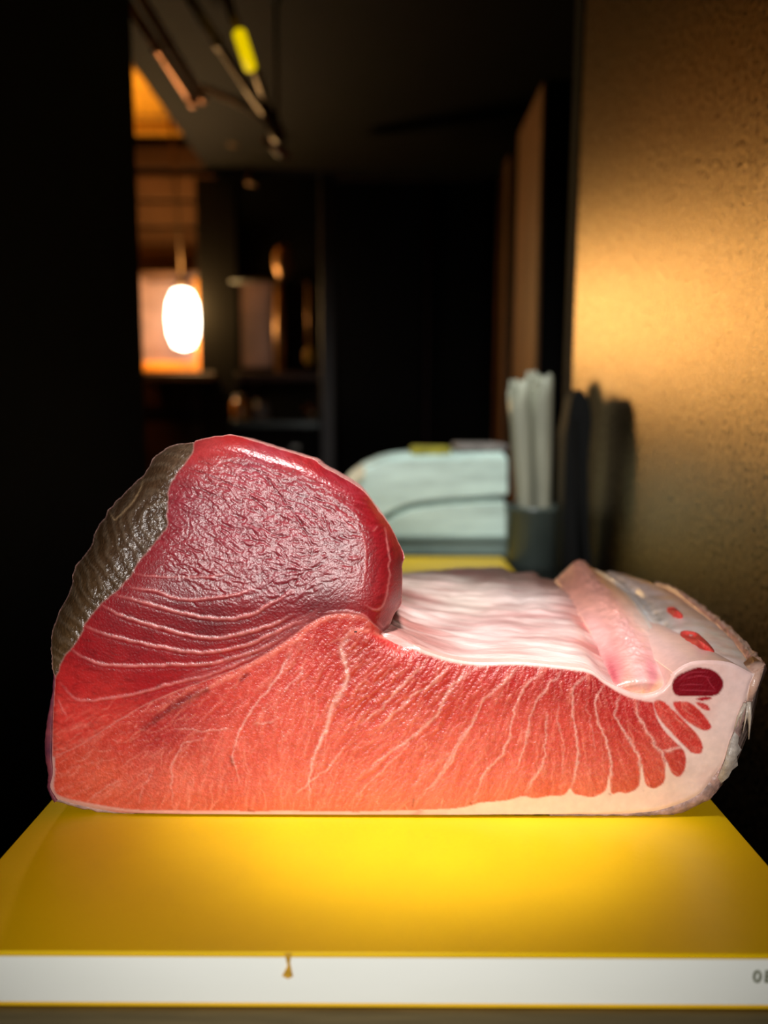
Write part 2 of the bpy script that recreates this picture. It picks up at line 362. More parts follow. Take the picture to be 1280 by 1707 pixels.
# ================================================================== TABLE AND BOARD
t = empty('prep_table', (0, 0.9, 0)); tag(t, 'narrow brownish steel prep table under the yellow board', 'table')
box('table_top', (-0.246, 0.325, BT - 0.0615), (0.246, 1.56, BT - 0.0325), M['steel'], t, bev=0.004)
for x in (-0.22, 0.22):
    for y in (0.40, 1.50):
        tube('leg', [(x, y, 0.0), (x, y, BT - 0.0615)], 0.018, M['legm'], t)
box('lower_shelf', (-0.235, 0.38, 0.25), (0.235, 1.52, 0.27), M['dsteel'], t, bev=0.003)
x0 = float(P(-107, 1583, 0.366)[0]); x1 = 0.2505
t = empty('cutting_board', (0, 0.9, BT - 0.0325)); tag(t, 'thick yellow cutting board with white core under the tuna block', 'cutting board')
XB, Y0B, Y1B = 0.2505, 0.3665, 1.545
box('top_sheet', (-XB, Y0B, BT - 0.0032), (XB, Y1B, BT), M['board'], t, bev=0.0011, seg=3)
box('white_core', (-XB + .0004, Y0B + .0004, BT - 0.0300), (XB - .0004, Y1B - .0004, BT - 0.0032), M['core'], t)
box('bottom_sheet', (-XB, Y0B, BT - 0.0325), (XB, Y1B, BT - 0.0300), M['lip'], t, bev=0.0008)
# drip stain on the edge
bm = bmesh.new()
sp = [(474, 1589), (486, 1589), (483, 1606), (488, 1628), (480, 1632), (470, 1627), (479, 1610)]
f = [bm.verts.new(V(x, y, Y0B - 0.0004)) for x, y in sp]; g = [bm.verts.new(V(x, y, Y0B + 0.0008)) for x, y in sp]
bm.faces.new(f)
for i in range(len(sp)): bm.faces.new((f[i], g[i], g[(i + 1) % len(sp)], f[(i + 1) % len(sp)]))
o = bmobj('drip_stain', bm, M['stain'], t); o['label'] = 'small ochre drip on the white edge'
# faded stamped characters, running out of the frame
fc = bpy.data.curves.new('stamp', 'FONT'); fc.body = '0E'; fc.size = 0.0098; fc.extrude = 0.00025; fc.offset = 0.0002; fc.space_character = 1.25
tmp = bpy.data.objects.new('tmp_stamp', fc); C.objects.link(tmp); bpy.context.view_layer.update()
me = bpy.data.meshes.new_from_object(tmp.evaluated_get(bpy.context.evaluated_depsgraph_get()))
me.materials.clear(); bpy.data.objects.remove(tmp)
q = V(1254, 1637, Y0B)
rotm = Matrix.Translation(q + Vector((0, -0.0001, 0))) @ Matrix.Rotation(math.radians(90), 4, 'X')
me.transform(rotm); o = link('stamped_characters', me, M['ink']); par(o, t); o['label'] = 'faded grey stamp 0E on the white edge'

# ================================================================== BACK COUNTER AND WHAT STANDS ON IT
t = empty('rear_counter', (0.05, 1.85, 0)); tag(t, 'dark steel counter behind the yellow board', 'counter')
box('counter_top', (-0.62, 1.60, BT - 0.05), (0.372, 2.25, BT - 0.012), M['dsteel'], t, bev=0.004)
box('counter_body', (-0.60, 1.63, 0.10), (0.36, 2.23, BT - 0.05), M['black'], t)
box('counter_plinth', (-0.57, 1.66, 0.0), (0.34, 2.2, 0.10), M['black'], t)
CT = BT - 0.012
t = empty('side_ledge', (0.32, 1.3, 0)); tag(t, 'narrow dark ledge squeezed between board and steel cabinet', 'ledge')
box('ledge_top', (0.262, 1.05, BT - 0.04), (0.374, 1.585, CT), M['dsteel'], t, bev=0.002)
box('ledge_body', (0.27, 1.07, 0.0), (0.37, 1.575, BT - 0.04), M['black'], t)

def slab(name, top, bot, Yf, depth, m, parent, nd=10, puff=0.012, seed=0, zmin=0.0):
    """soft slab: front profile from two outlines (px), running back by depth, edges rounded"""
    rs = np.random.RandomState(seed)
    top = crom(top, n=6); bot = crom(bot, n=6)
    n = 40
    def resamp(c):
        xs = np.linspace(c[0, 0], c[-1, 0], n); return np.stack([xs, np.interp(xs, c[:, 0], c[:, 1])], -1)
    top = resamp(top); bot = resamp(bot)
    bm = bmesh.new(); m_ = 10; rows = []
    for j in range(nd + 1):
        v = j / nd; ins = puff * (1 - math.sqrt(max(0, 1 - (2 * v - 1) ** 6)))
        ring = []
        tp = P(top[:, 0], top[:, 1], np.full(n, Yf)); bt = P(bot[:, 0], bot[:, 1], np.full(n, Yf))
        for i in range(n):
            e = puff * (1 - math.sqrt(max(0, 1 - (2 * i / (n - 1) - 1) ** 8)))
            z1 = tp[i, 2] - ins - e * 0.5 + 0.002 * rs.randn() * 0.5; 
            ring.append((tp[i, 0], Yf + depth * v, z1))
        for i in reversed(range(n)):
            ring.append((bt[i, 0], Yf + depth * v, max(bt[i, 2], zmin)))
        rows.append([bm.verts.new(p) for p in ring])
    k = len(rows[0])
    for j in range(nd):
        for i in range(k):
            bm.faces.new((rows[j][i], rows[j][(i + 1) % k], rows[j + 1][(i + 1) % k], rows[j + 1][i]))
    for row, rv in ((rows[0], False), (rows[-1], True)):
        for i in range(n - 1):
            q = (row[i], row[i + 1], row[k - 2 - i], row[k - 1 - i])
            bm.faces.new(q if rv else q[::-1])
    return bmobj(name, bm, m, parent)
# base tray, two wrapped bundles, sponge, cloth
YS = 1.612
zb = lambda px, y: (px, y)
t = empty('grey_tray', (0.05, YS, CT)); tag(t, 'flat grey green tray under the pale green bundles', 'tray')
a = V(570, 926, YS); a.z = CT; bR = V(846, 896, YS)
box('tray_body', (a.x, YS, CT), (bR.x, YS + 0.30, bR.z - 0.006), M['mint2'], t, bev=0.006)
box('tray_rim', (a.x - 0.006, YS - 0.006, bR.z - 0.006), (bR.x + 0.006, YS + 0.306, bR.z), M['mint2'], t, bev=0.002)
o = slab('wrapped_bundle', [(596, 893), (636, 868), (668, 848), (705, 838), (770, 832), (843, 827)],
         [(596, 894), (700, 894), (843, 894)], YS + 0.004, 0.27, M['mint'], None, zmin=bR.z + .001, seed=1)
tag(o, 'pale green plastic-wrapped bundle, the lower one with sloping left end', 'bundle', 'pale green wrapped bundles on the rear counter')
o = slab('wrapped_bundle', [(560, 832), (582, 795), (612, 775), (660, 760), (740, 757), (846, 752)],
         [(560, 886), (590, 884), (634, 862), (666, 845), (704, 835), (770, 829), (846, 824)], YS + 0.004, 0.27, M['mint'], None, zmin=bR.z + .001, seed=2)
tag(o, 'pale green plastic-wrapped bundle, the upper one carrying the yellow sponge', 'bundle', 'pale green wrapped bundles on the rear counter')
o = slab('cream_tag', [(572, 803), (588, 784), (608, 776)], [(572, 822), (590, 806), (608, 794)], YS - 0.003, 0.006, M['cream'], None, puff=0.001, seed=3)
tag(o, 'small cream tag stuck on the left end of the upper bundle', 'tag')
s0 = V(684, 757, YS + 0.06)
o = box('sponge', (s0.x, YS + 0.03, s0.z - 0.002), (V(750, 745, YS + .06).x, YS + 0.12, s0.z + 0.018), M['yel'], None, bev=0.006)
tag(o, 'dull yellow sponge lying on the upper green bundle', 'sponge')
a, b = V(760, 756, YS + 0.06), V(845, 740, YS + 0.06)
o = box('folded_cloth', (a.x, YS + 0.04, a.z + .004), (b.x, YS + 0.20, b.z), M['greyc'], None, bev=0.007)
tag(o, 'dark grey folded cloth beside the yellow sponge', 'cloth')

# tub with rolled waxed sheets
YR = 1.475
t = empty('plastic_tub', (0.30, YR, CT)); tag(t, 'smoky grey tub holding the rolled paper sheets', 'tub')
c = V(891, 945, YR); rad = 0.056
lathe('tub_wall', [(rad * .86, 0), (rad * .9, .005), (rad, 0.115), (rad * 1.05, 0.12), (rad * 1.05, 0.128), (rad * .94, 0.128), (rad * .92, 0.118), (rad * .82, 0.012)], (c.x, YR + .03, CT), M['clear'], t, seg=28)
def sheet_roll(px0, py0, px1, py1, r0, r1, dy, lab):
    a = V(px0, py0, YR + .03 + dy); b = V(px1, py1, YR + .03 + dy); a.z = CT + 0.016
    bm = bmesh.new(); n = 34; turns = 1.7; prev = None
    u = (b - a).normalized(); e = u.orthogonal().normalized(); f = u.cross(e)
    rows = []
    for j in range(9):
        v = j / 8; r = r0 + (r1 - r0) * v; c_ = a.lerp(b, v)
        rows.append([bm.verts.new(c_ + (r * (1 - 0.30 * k / n)) * (math.cos(turns * 2 * math.pi * k / n) * e + math.sin(turns * 2 * math.pi * k / n) * f) + u * (0.02 * v * math.sin(3 * k / n * 6.28))) for k in range(n + 1)])
    for j in range(8):
        for k in range(n): bm.faces.new((rows[j][k], rows[j][k + 1], rows[j + 1][k + 1], rows[j + 1][k]))
    me = bpy.data.meshes.new('paper_roll'); bm.to_mesh(me); bm.free()
    me.polygons.foreach_set('use_smooth', [True] * len(me.polygons))
    o = link('paper_roll', me, M['paper']); md = o.modifiers.new('s', 'SOLIDIFY'); md.thickness = 0.0012
    tag(o, lab, 'paper roll', 'rolled sheets in the tub')
sheet_roll(880, 900, 866, 648, 0.014, 0.026, -.012, 'pale waxed paper roll leaning left in the tub')
sheet_roll(906, 900, 904, 640, 0.016, 0.025, -.008, 'pale greenish paper roll standing straight at right in the tub')
sheet_roll(892, 890, 886, 634, 0.010, 0.014, .026, 'thin grey paper roll poking up between the other two')
# black tray leaning
t = empty('black_tray', V(965, 950, 1.32)); tag(t, 'black plastic tray leaning upright against the steel cabinet', 'tray')
YK = 1.30
pts = [(938, 965), (944, 720), (955, 660), (968, 646), (984, 668), (988, 700), (980, 780), (981, 880), (990, 965)]
bm = bmesh.new()
f = [bm.verts.new(V(x, y, YK)) for x, y in pts]; g = [bm.verts.new(V(x, y, YK) + Vector((-0.004, 0.05, 0))) for x, y in pts]
zmin = CT
for v in f + g: v.co.z = max(v.co.z, zmin); 
bm.faces.new(f); bm.faces.new(g[::-1])
for i in range(len(pts)): bm.faces.new((f[i], g[i], g[(i + 1) % len(pts)], f[(i + 1) % len(pts)]))
bmesh.ops.bevel(bm, geom=bm.edges[:], offset=0.004, segments=2, affect='EDGES')
bmobj('tray_shell', bm, M['blackp'], t)
a = V(958, 700, YK); b_ = V(968, 940, YK); b_.z = max(b_.z, CT + .01)
tube('tray_rib', [a + Vector((0, -0.004, 0)), b_ + Vector((0, -0.004, 0))], 0.005, M['blackp'], t)

# ================================================================== THE TUNA BLOCK
#MESH
exec_tuna = True
D0 = 0.506
X0, YY0, W, H = 64, 712, 1224, 668
gx, gy = np.meshgrid(np.arange(W) + X0, np.arange(H) + YY0)
def inpoly(poly, x=None, y=None):
    x = gx if x is None else x; y = gy if y is None else y
    p = np.asarray(poly, float); out = np.zeros(x.shape, bool)
    i0 = [max(0, int(p[:, 0].min()) - X0 - 2), max(0, int(p[:, 1].min()) - YY0 - 2)]
    if x is gx:
        sl = (slice(i0[1], int(p[:, 1].max()) - YY0 + 3), slice(i0[0], int(p[:, 0].max()) - X0 + 3))
    else: sl = (slice(None),) * x.ndim
    xs = x[sl]; ys = y[sl]; r = np.zeros(xs.shape, bool)
    for (xa, ya), (xb, yb) in zip(p, np.roll(p, -1, 0)):
        if ya == yb: continue
        c = ((ya > ys) != (yb > ys)) & (xs < (xb - xa) * (ys - ya) / (yb - ya) + xa)
        r ^= c
    out[sl] = r; return out
def blur(a, k, n=2):
    k = int(k)
    for _ in range(n):
        for ax in (0, 1):
            pad = [(0, 0), (0, 0)]; pad[ax] = (k + 1, k)
            c = np.cumsum(np.pad(a, pad, mode='edge'), axis=ax)
            a = (np.take(c, range(2 * k + 1, c.shape[ax]), ax) - np.take(c, range(0, c.shape[ax] - 2 * k - 1), ax)) / (2 * k + 1)
    return a
def vnoise(sx, sy, seed):
    r = np.random.RandomState(seed); h = int(H / sy) + 3; w_ = int(W / sx) + 3; g = r.rand(h, w_)
    u = np.arange(W) / sx; v = np.arange(H) / sy
    iu = u.astype(int); fu = u - iu; iv = v.astype(int); fv = v - iv
    fu = fu * fu * (3 - 2 * fu); fv = (fv * fv * (3 - 2 * fv))[:, None]
    a = g[iv][:, iu] * (1 - fu) + g[iv][:, iu + 1] * fu; b = g[iv + 1][:, iu] * (1 - fu) + g[iv + 1][:, iu + 1] * fu
    return a * (1 - fv) + b * fv
def fbm(sx, sy, seed, o=3): return sum(vnoise(sx / 2 ** k, sy / 2 ** k, seed + k) / 2 ** k for k in range(o)) / (2 - 2 / 2 ** o)
def idw(pts, vals, p=2.5):
    pts = np.asarray(pts, float); vals = np.asarray(vals, float); st = 6
    xs = gx[::st, ::st][..., None]; ys = gy[::st, ::st][..., None]
    d = ((xs - pts[:, 0]) ** 2 + (ys - pts[:, 1]) ** 2 + 60) ** (-p / 2)
    c = d @ vals / d.sum(-1)[..., None]
    u = np.arange(W) / st; v = np.arange(H) / st
    iu = np.minimum(u.astype(int), c.shape[1] - 2); fu = np.clip(u - iu, 0, 1)[None, :, None]
    iv = np.minimum(v.astype(int), c.shape[0] - 2); fv = np.clip(v - iv, 0, 1)[:, None, None]
    a = c[iv][:, iu] * (1 - fu) + c[iv][:, iu + 1] * fu; b = c[iv + 1][:, iu] * (1 - fu) + c[iv + 1][:, iu + 1] * fu
    return a * (1 - fv) + b * fv
class Strokes:
    def __init__(s): s.x = []; s.y = []; s.r = []; s.v = []
    def add(s, pts, r, val, taper=True):
        c = crom(pts, step=0.8) if len(pts) > 2 else np.linspace(pts[0], pts[1], max(2, int(np.hypot(*(np.subtract(pts[1], pts[0])))) + 1))
        n = len(c); t = np.linspace(0, 1, n)
        rr = np.interp(t, np.linspace(0, 1, len(r)), r) if np.ndim(r) else np.full(n, float(r))
        vv = np.full(n, float(val))
        if taper: vv = vv * np.minimum(1, 6 * np.minimum(t, 1 - t) + 0.15)
        s.x.append(c[:, 0]); s.y.append(c[:, 1]); s.r.append(rr); s.v.append(vv)
    def draw(s):
        x = np.concatenate(s.x) - X0; y = np.concatenate(s.y) - YY0; r = np.concatenate(s.r); v = np.concatenate(s.v)
        m = np.zeros((H, W)); ix = np.round(x).astype(int); iy = np.round(y).astype(int); K = int(r.max() * 2 + 1.5)
        for dy in range(-K, K + 1):
            for dx in range(-K, K + 1):
                d2 = (ix + dx - x) ** 2 + (iy + dy - y) ** 2
                sel = (d2 < (2.1 * r) ** 2 + 1) & (ix + dx >= 0) & (ix + dx < W) & (iy + dy >= 0) & (iy + dy < H)
                if not sel.any(): continue
                np.maximum.at(m, (iy[sel] + dy, ix[sel] + dx), v[sel] * np.exp(-d2[sel] / (r[sel] ** 2 * 1.1)))
        return m

# ---- outlines of the cut face (traced on the cut plane)
oBrownOut = [(92, 1130), (87, 1110), (86, 1094), (86, 1067), (90, 1041), (103, 1012), (116, 989), (126, 943), (149, 916), (158, 887), (181, 851), (208, 821), (244, 785), (257, 762), (283, 744), (309, 739), (324, 737)]
oLoinTop = [(324, 737), (332, 733), (375, 725), (395, 726), (430, 737), (487, 754), (525, 766), (535, 775), (570, 795), (605, 817), (627, 845), (650, 875), (665, 905), (674, 927), (671, 945), (670, 975), (669, 1005), (657, 1025), (647, 1047), (640, 1055)]
oBrownIn = [(324, 737), (319, 756), (303, 779), (283, 808), (280, 831), (278, 857), (276, 880), (244, 920), (224, 949), (204, 976), (168, 1008), (145, 1035), (126, 1071), (106, 1097), (98, 1117), (92, 1130)]
oSeam = [(640, 1055), (622, 1040), (608, 1030), (590, 1025), (570, 1023), (540, 1028), (510, 1044), (480, 1067), (440, 1093), (400, 1113), (350, 1132), (300, 1150), (240, 1176), (180, 1212), (130, 1244), (84, 1262)]
oBellyTop = [(640, 1055), (679, 1070), (712, 1086), (748, 1097), (790, 1104), (830, 1104), (875, 1104), (944, 1111), (983, 1117), (1009, 1135), (1042, 1151), (1068, 1159), (1094, 1155), (1112, 1140), (1121, 1121)]
oFatTop = [(1121, 1121), (1140, 1108), (1166, 1101), (1215, 1104), (1258, 1125)]
oFatRight = [(1258, 1125), (1251, 1140), (1241, 1171), (1232, 1192), (1222, 1221), (1210, 1262), (1192, 1291), (1162, 1326), (1109, 1348), (1066, 1355), (1000, 1359)]
oBottom = [(1000, 1359), (820, 1362), (600, 1363), (388, 1363), (290, 1361), (217, 1357), (145, 1345), (95, 1332)]
oLeft = [(95, 1332), (84, 1312), (88, 1290), (87, 1262)]
oLeft2 = [(87, 1262), (88, 1200), (90, 1160), (92, 1130)]
cr = lambda p: crom(p, step=4)
BrownOut, LoinTop, BrownIn, Seam = cr(oBrownOut), cr(oLoinTop), cr(oBrownIn), cr(oSeam[:-1] + [(87, 1262)])
BellyTop, FatTop, FatRight, Bottom, Left, Left2 = cr(oBellyTop), cr(oFatTop), cr(oFatRight), cr(oBottom), cr(oLeft), cr(oLeft2)
# silhouette wobble
def wob(c, amp, seed):
    r = np.random.RandomState(seed); n = len(c); k = r.randn(n); k = np.convolve(k, np.ones(3) / 3, 'same'); c = c.copy()
    tdir = np.gradient(c, axis=0); nn = np.stack([-tdir[:, 1], tdir[:, 0]], -1); nn /= np.linalg.norm(nn, axis=1)[:, None] + 1e-6
    k[0] = k[-1] = 0; return c + nn * (k * amp)[:, None]
BrownOut = wob(BrownOut, 1.6, 1); LoinTop = wob(LoinTop, 0.7, 2); BrownIn = wob(BrownIn, 1.2, 3)
FleshTop = cr([(640, 1055 + 4), (679, 1077), (712, 1092), (748, 1103), (790, 1109), (830, 1109), (875, 1109), (944, 1116), (983, 1123), (1006, 1139), (1030, 1154), (1052, 1164), (1075, 1169)])
# belly flesh lower boundary with the scallops between the muscle ends (right to left)
oFleshLow = [(1088, 1171), (1094, 1195), (1106, 1216), (1122, 1234), (1137, 1248), (1143, 1262), (1141, 1283), (1131, 1295), (1119, 1287), (1110, 1268), (1108, 1299), (1100, 1310), (1088, 1314), (1076, 1306), (1069, 1272), (1067, 1300), (1062, 1314), (1045, 1322), (1032, 1320), (1019, 1322), (1015, 1292), (1010, 1316), (998, 1325), (985, 1329), (970, 1326), (957, 1323), (950, 1314), (940, 1325), (915, 1327), (890, 1331), (872, 1327), (850, 1333), (826, 1336), (800, 1338), (770, 1346), (730, 1349), (660, 1351), (600, 1353), (500, 1352), (400, 1352), (300, 1351), (217, 1349), (145, 1338), (100, 1327), (90, 1312), (92, 1285), (91, 1262)]
FleshLow = crom(oFleshLow, step=3)
Loin = np.vstack([LoinTop, Seam[1:], Left2[1:-1], BrownIn[::-1][:-1]])
Brown = np.vstack([BrownOut, BrownIn[1:-1]])
Seam2 = Seam.copy()
BellyPoly = np.vstack([FleshTop, FleshLow, np.array([(87, 1262)]), Seam2[::-1][1:-1]])
lobe8 = crom([(1090, 1170), (1105, 1169), (1122, 1184), (1143, 1205), (1161, 1223), (1171, 1243), (1167, 1256), (1152, 1254), (1139, 1241), (1121, 1223), (1103, 1203), (1093, 1186)], step=3, closed=True)
lobe9 = crom([(1122, 1172), (1135, 1169), (1151, 1172), (1168, 1186), (1182, 1204), (1185, 1214), (1172, 1217), (1149, 1205), (1131, 1189)], step=3, closed=True)
lobe10 = crom([(1160, 1171), (1175, 1173), (1184, 1182), (1181, 1185), (1170, 1181)], step=2, closed=True)
oval = crom([(1120, 1143), (1123, 1133), (1133, 1124), (1157, 1114), (1170, 1113), (1188, 1117), (1201, 1128), (1206, 1141), (1200, 1154), (1190, 1160), (1165, 1160), (1131, 1160), (1122, 1153)], step=3, closed=True)
oval2 = crom([(1160, 1165), (1175, 1161), (1187, 1163), (1180, 1167), (1168, 1168)], step=2, closed=True)
Face = np.vstack([BrownOut, LoinTop[1:], BellyTop[1:], FatTop[1:], FatRight[1:], Bottom[1:], Left[1:], Left2[1:-1]])
mFace, mLoin, mBrown, mBelly = inpoly(Face), inpoly(Loin), inpoly(Brown), inpoly(BellyPoly)
mL8, mL9, mL10, mOv, mOv2 = map(inpoly, (lobe8, lobe9, lobe10, oval, oval2))

def lic(seed, dx, dy, n=10, step=1.3, s0=1):
    r = np.random.RandomState(seed).rand(H, W)
    if s0 > 1: r = vnoise(s0, s0, seed)
    acc = r.copy(); l = np.hypot(dx, dy) + 1e-6; dx = dx / l; dy = dy / l
    for sg in (1, -1):
        x = (gx - X0).astype(float); y = (gy - YY0).astype(float)
        for _ in range(n):
            ix = np.clip(x + .5, 0, W - 1).astype(np.int32); iy = np.clip(y + .5, 0, H - 1).astype(np.int32)
            x += sg * step * dx[iy, ix]; y += sg * step * dy[iy, ix]
            ix = np.clip(x + .5, 0, W - 1).astype(np.int32); iy = np.clip(y + .5, 0, H - 1).astype(np.int32)
            acc += r[iy, ix]
    acc = acc / (2 * n + 1) - .5; return np.clip(acc / (acc.std() * 2.5), -1, 1)
# ---- base colours of the flesh
S = s2l
DARK = 0.62
fatc = idw([(200, 1355), (600, 1356), (900, 1345), (1100, 1330), (1180, 1270), (1230, 1130), (1130, 1160), (1220, 1200), (700, 1095), (1060, 1162)],
           S([(225, 165, 155), (240, 180, 168), (248, 205, 190), (250, 214, 198), (248, 215, 202), (238, 205, 200), (235, 190, 182), (246, 214, 206), (238, 170, 158), (236, 185, 176)]))
loinc = idw([(350, 740), (420, 780), (500, 830), (400, 880), (330, 850), (560, 900), (460, 960), (640, 930), (655, 1000), (620, 860), (560, 800), (300, 990), (200, 1030), (350, 1040), (240, 1080), (150, 1090), (130, 1140), (250, 1140), (120, 1200), (200, 1195), (450, 1060), (540, 1000), (100, 1240), (170, 1215), (380, 1100), (610, 1020), (390, 726), (520, 764)],
            S([(190, 60, 60), (160, 45, 60), (140, 35, 50), (150, 42, 56), (150, 45, 58), (130, 20, 36), (135, 26, 42), (150, 22, 30), (165, 32, 38), (152, 22, 30), (150, 24, 36), (130, 16, 30), (148, 22, 32), (120, 12, 24), (150, 18, 28), (160, 20, 28), (190, 36, 36), (165, 22, 30), (215, 62, 54), (196, 42, 38), (150, 22, 28), (120, 16, 28), (222, 76, 60), (208, 58, 48), (170, 26, 30), (160, 30, 36), (180, 30, 28), (165, 26, 30)]))
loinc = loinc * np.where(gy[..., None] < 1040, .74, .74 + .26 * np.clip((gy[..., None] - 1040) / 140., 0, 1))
bellyc = idw([(100, 1290), (180, 1300), (200, 1240), (270, 1210), (300, 1300), (340, 1170), (420, 1140), (400, 1240), (480, 1110), (540, 1060), (600, 1080), (560, 1140), (500, 1200), (480, 1310), (620, 1150), (700, 1120), (650, 1230), (620, 1320), (760, 1160), (780, 1260), (740, 1330), (850, 1130), (850, 1220), (850, 1310), (930, 1130), (960, 1220), (970, 1300), (1000, 1150), (1050, 1190), (1080, 1270), (1130, 1230), (1110, 1190), (300, 1185), (260, 1225), (690, 1082)],
             S([(220, 82, 58), (224, 92, 66), (206, 62, 50), (176, 36, 40), (226, 98, 76), (196, 52, 48), (212, 70, 60), (222, 86, 70), (206, 62, 56), (182, 30, 30), (172, 24, 26), (196, 48, 44), (220, 84, 70), (224, 96, 78), (188, 40, 38), (184, 32, 32), (218, 84, 72), (226, 100, 82), (194, 48, 44), (220, 90, 78), (224, 104, 90), (190, 40, 38), (212, 78, 68), (226, 104, 90), (178, 30, 32), (210, 72, 62), (222, 98, 84), (172, 26, 30), (190, 42, 42), (218, 84, 70), (208, 66, 56), (196, 48, 46), (168, 34, 38), (174, 34, 36), (192, 40, 38)]))
brownc = idw([(100, 1090), (130, 980), (220, 860), (300, 760), (240, 900), (170, 900), (260, 800)],
             S([(84, 62, 38), (72, 52, 32), (70, 50, 34), (92, 70, 52), (80, 60, 46), (66, 46, 28), (78, 56, 38)]))
col = np.zeros((H, W, 3)); 
def soft(m, k=1): return blur(m.astype(float), k, 1)[..., None]
col[:] = fatc
grad_w = np.clip((470 - gx) / 150., 0, 1)[..., None] * np.clip((gy - 1120) / 50., 0, 1)[..., None]
dom = blur(np.where(mBelly, 1.0, 0.0), 14, 2)[..., None]; dom2 = blur(np.where(mLoin, 1.0, 0.0), 14, 2)[..., None]
mixc = (loinc * dom2 + bellyc * dom) / (dom + dom2 + 1e-6)
loinc = loinc * (1 - grad_w) + mixc * grad_w; bellyc = bellyc * (1 - grad_w) + mixc * grad_w
for m, c in ((mLoin, loinc), (mBrown, brownc), (mBelly, bellyc)):
    s = soft(m); col = col * (1 - s) + c * s
dark_oval = S((128, 10, 26)); lob = S((212, 58, 52))
for m, c in ((mL8, S((214, 66, 56))), (mL9, lob), (mL10, S((210, 70, 66))), (mOv, dark_oval), (mOv2, S((176, 26, 40)))):
    s = soft(m); col = col * (1 - s) + c * s
hgt = np.zeros((H, W))            # relief in mm towards the camera
flesh_m = blur((mBelly | mL8 | mL9 | mL10).astype(float), 1, 1)
flesh_m = np.maximum(flesh_m, mLoin * np.clip((gy - 1150) / 70., 0, 1) * np.clip((400 - gx) / 80., 0, 1))

# ---- lines that were drawn on the fish by its own anatomy
septa = Strokes()     # pale seams of the belly
BL = [([(592, 1050), (582, 1056), (572, 1070), (569, 1085), (574, 1099), (579, 1125), (577, 1140), (571, 1151), (554, 1177), (544, 1210), (534, 1236), (521, 1263), (516, 1299), (515, 1348)], [5.0, 4.6, 3.6, 4.0, 3.4, 2.8, 2.2, 1.6, 1.2], 1.0),
 ([(490, 1080), (485, 1092), (459, 1135), (440, 1158), (423, 1177), (400, 1218), (390, 1255), (390, 1270), (401, 1312)], [2.2, 2.2, 1.8, 1.5, 1.0], .85),
 ([(505, 1105), (498, 1128), (469, 1154)], 1.3, .6),
 ([(574, 1246), (551, 1276), (515, 1305), (489, 1328)], 1.6, .75),
 ([(731, 1115), (728, 1131), (708, 1146), (689, 1158), (656, 1190), (630, 1217)], 1.9, .8),
 ([(716, 1090), (712, 1100), (702, 1108), (662, 1151), (630, 1184), (600, 1210)], 1.8, .8),
 ([(796, 1108), (770, 1130), (748, 1151), (728, 1190), (695, 1223), (646, 1256), (603, 1292)], [3.2, 2.4, 2, 1.4], .85),
 ([(822, 1150), (794, 1190), (775, 1220), (761, 1243), (728, 1299), (692, 1338)], 1.6, .7),
 ([(690, 1225), (660, 1262), (620, 1300), (590, 1330)], 1.3, .6),
 ([(868, 1109), (832, 1142), (806, 1171), (780, 1217), (760, 1253), (722, 1312)], [2.6, 1.8, 1.5], .85),
 ([(911, 1112), (875, 1145), (858, 1184), (842, 1250), (809, 1289), (790, 1335)], [2.4, 1.8, 2.0, 2.2], .85),
 ([(944, 1115), (911, 1145), (888, 1181), (878, 1234), (862, 1276), (855, 1290)], [2.2, 1.6, 1.4], .8),
 ([(985, 1122), (965, 1138), (954, 1155), (957, 1211), (965, 1263), (955, 1300), (950, 1322)], [2, 1.6, 1.6, 2.0, 3.4], .88),
 ([(911, 1184), (908, 1253), (898, 1283), (873, 1322)], [1.4, 1.6, 2.6], .8),
 ([(935, 1165), (930, 1200), (940, 1250), (935, 1300)], 1.1, .45),
 ([(1013, 1135), (996, 1158), (993, 1188), (1009, 1237), (1018, 1276), (1014, 1325)], [1.8, 1.6, 2, 3.4], .9),
 ([(1036, 1158), (1026, 1188), (1045, 1227), (1062, 1256), (1068, 1289), (1070, 1322)], [2.2, 2.0, 2.4, 4.0], .92),
 ([(1062, 1168), (1065, 1194), (1088, 1234), (1104, 1258), (1112, 1285)], [2.4, 2.2, 2.6, 3.6], .92),
 ([(1104, 1253), (1120, 1250), (1138, 1246)], 2.4, .9),
 ([(975, 1165), (985, 1215), (992, 1260)], 1.0, .4),
 ([(345, 1232), (309, 1237), (300, 1250), (286, 1276), (285, 1300), (286, 1345)], 1.3, .6),
 ([(390, 1215), (350, 1218), (290, 1216)], 1.2, .6), ([(423, 1207), (445, 1204), (470, 1196)], 1.4, .6),
 ([(205, 1299), (170, 1318), (150, 1332)], 1.2, .5), ([(260, 1278), (240, 1310), (228, 1340)], 1.2, .4),
 ([(700, 1230), (712, 1245), (700, 1290), (690, 1320)], 1.0, .4)]
for p, r, v in BL: septa.add(p, r, v, taper=True)
septa.add([(640, 1060), (679, 1075), (712, 1090), (790, 1108), (875, 1108), (944, 1115), (985, 1121), (1009, 1139), (1042, 1155), (1075, 1166)], 2.2, .75, False)
arch = Strokes()
arch.add([(612, 1045), (610, 1036), (598, 1029), (575, 1027), (545, 1031), (520, 1044), (495, 1065), (470, 1080), (439, 1097), (400, 1120), (360, 1140), (320, 1162), (280, 1190)], [4.5, 3.6, 4.0, 4.5, 3.5, 2.4, 1.8], .85)
arch.add([(618, 1052), (600, 1050), (580, 1058)], 3.6, .9); arch.add([(622, 1054), (640, 1060), (660, 1066)], 4, .8)
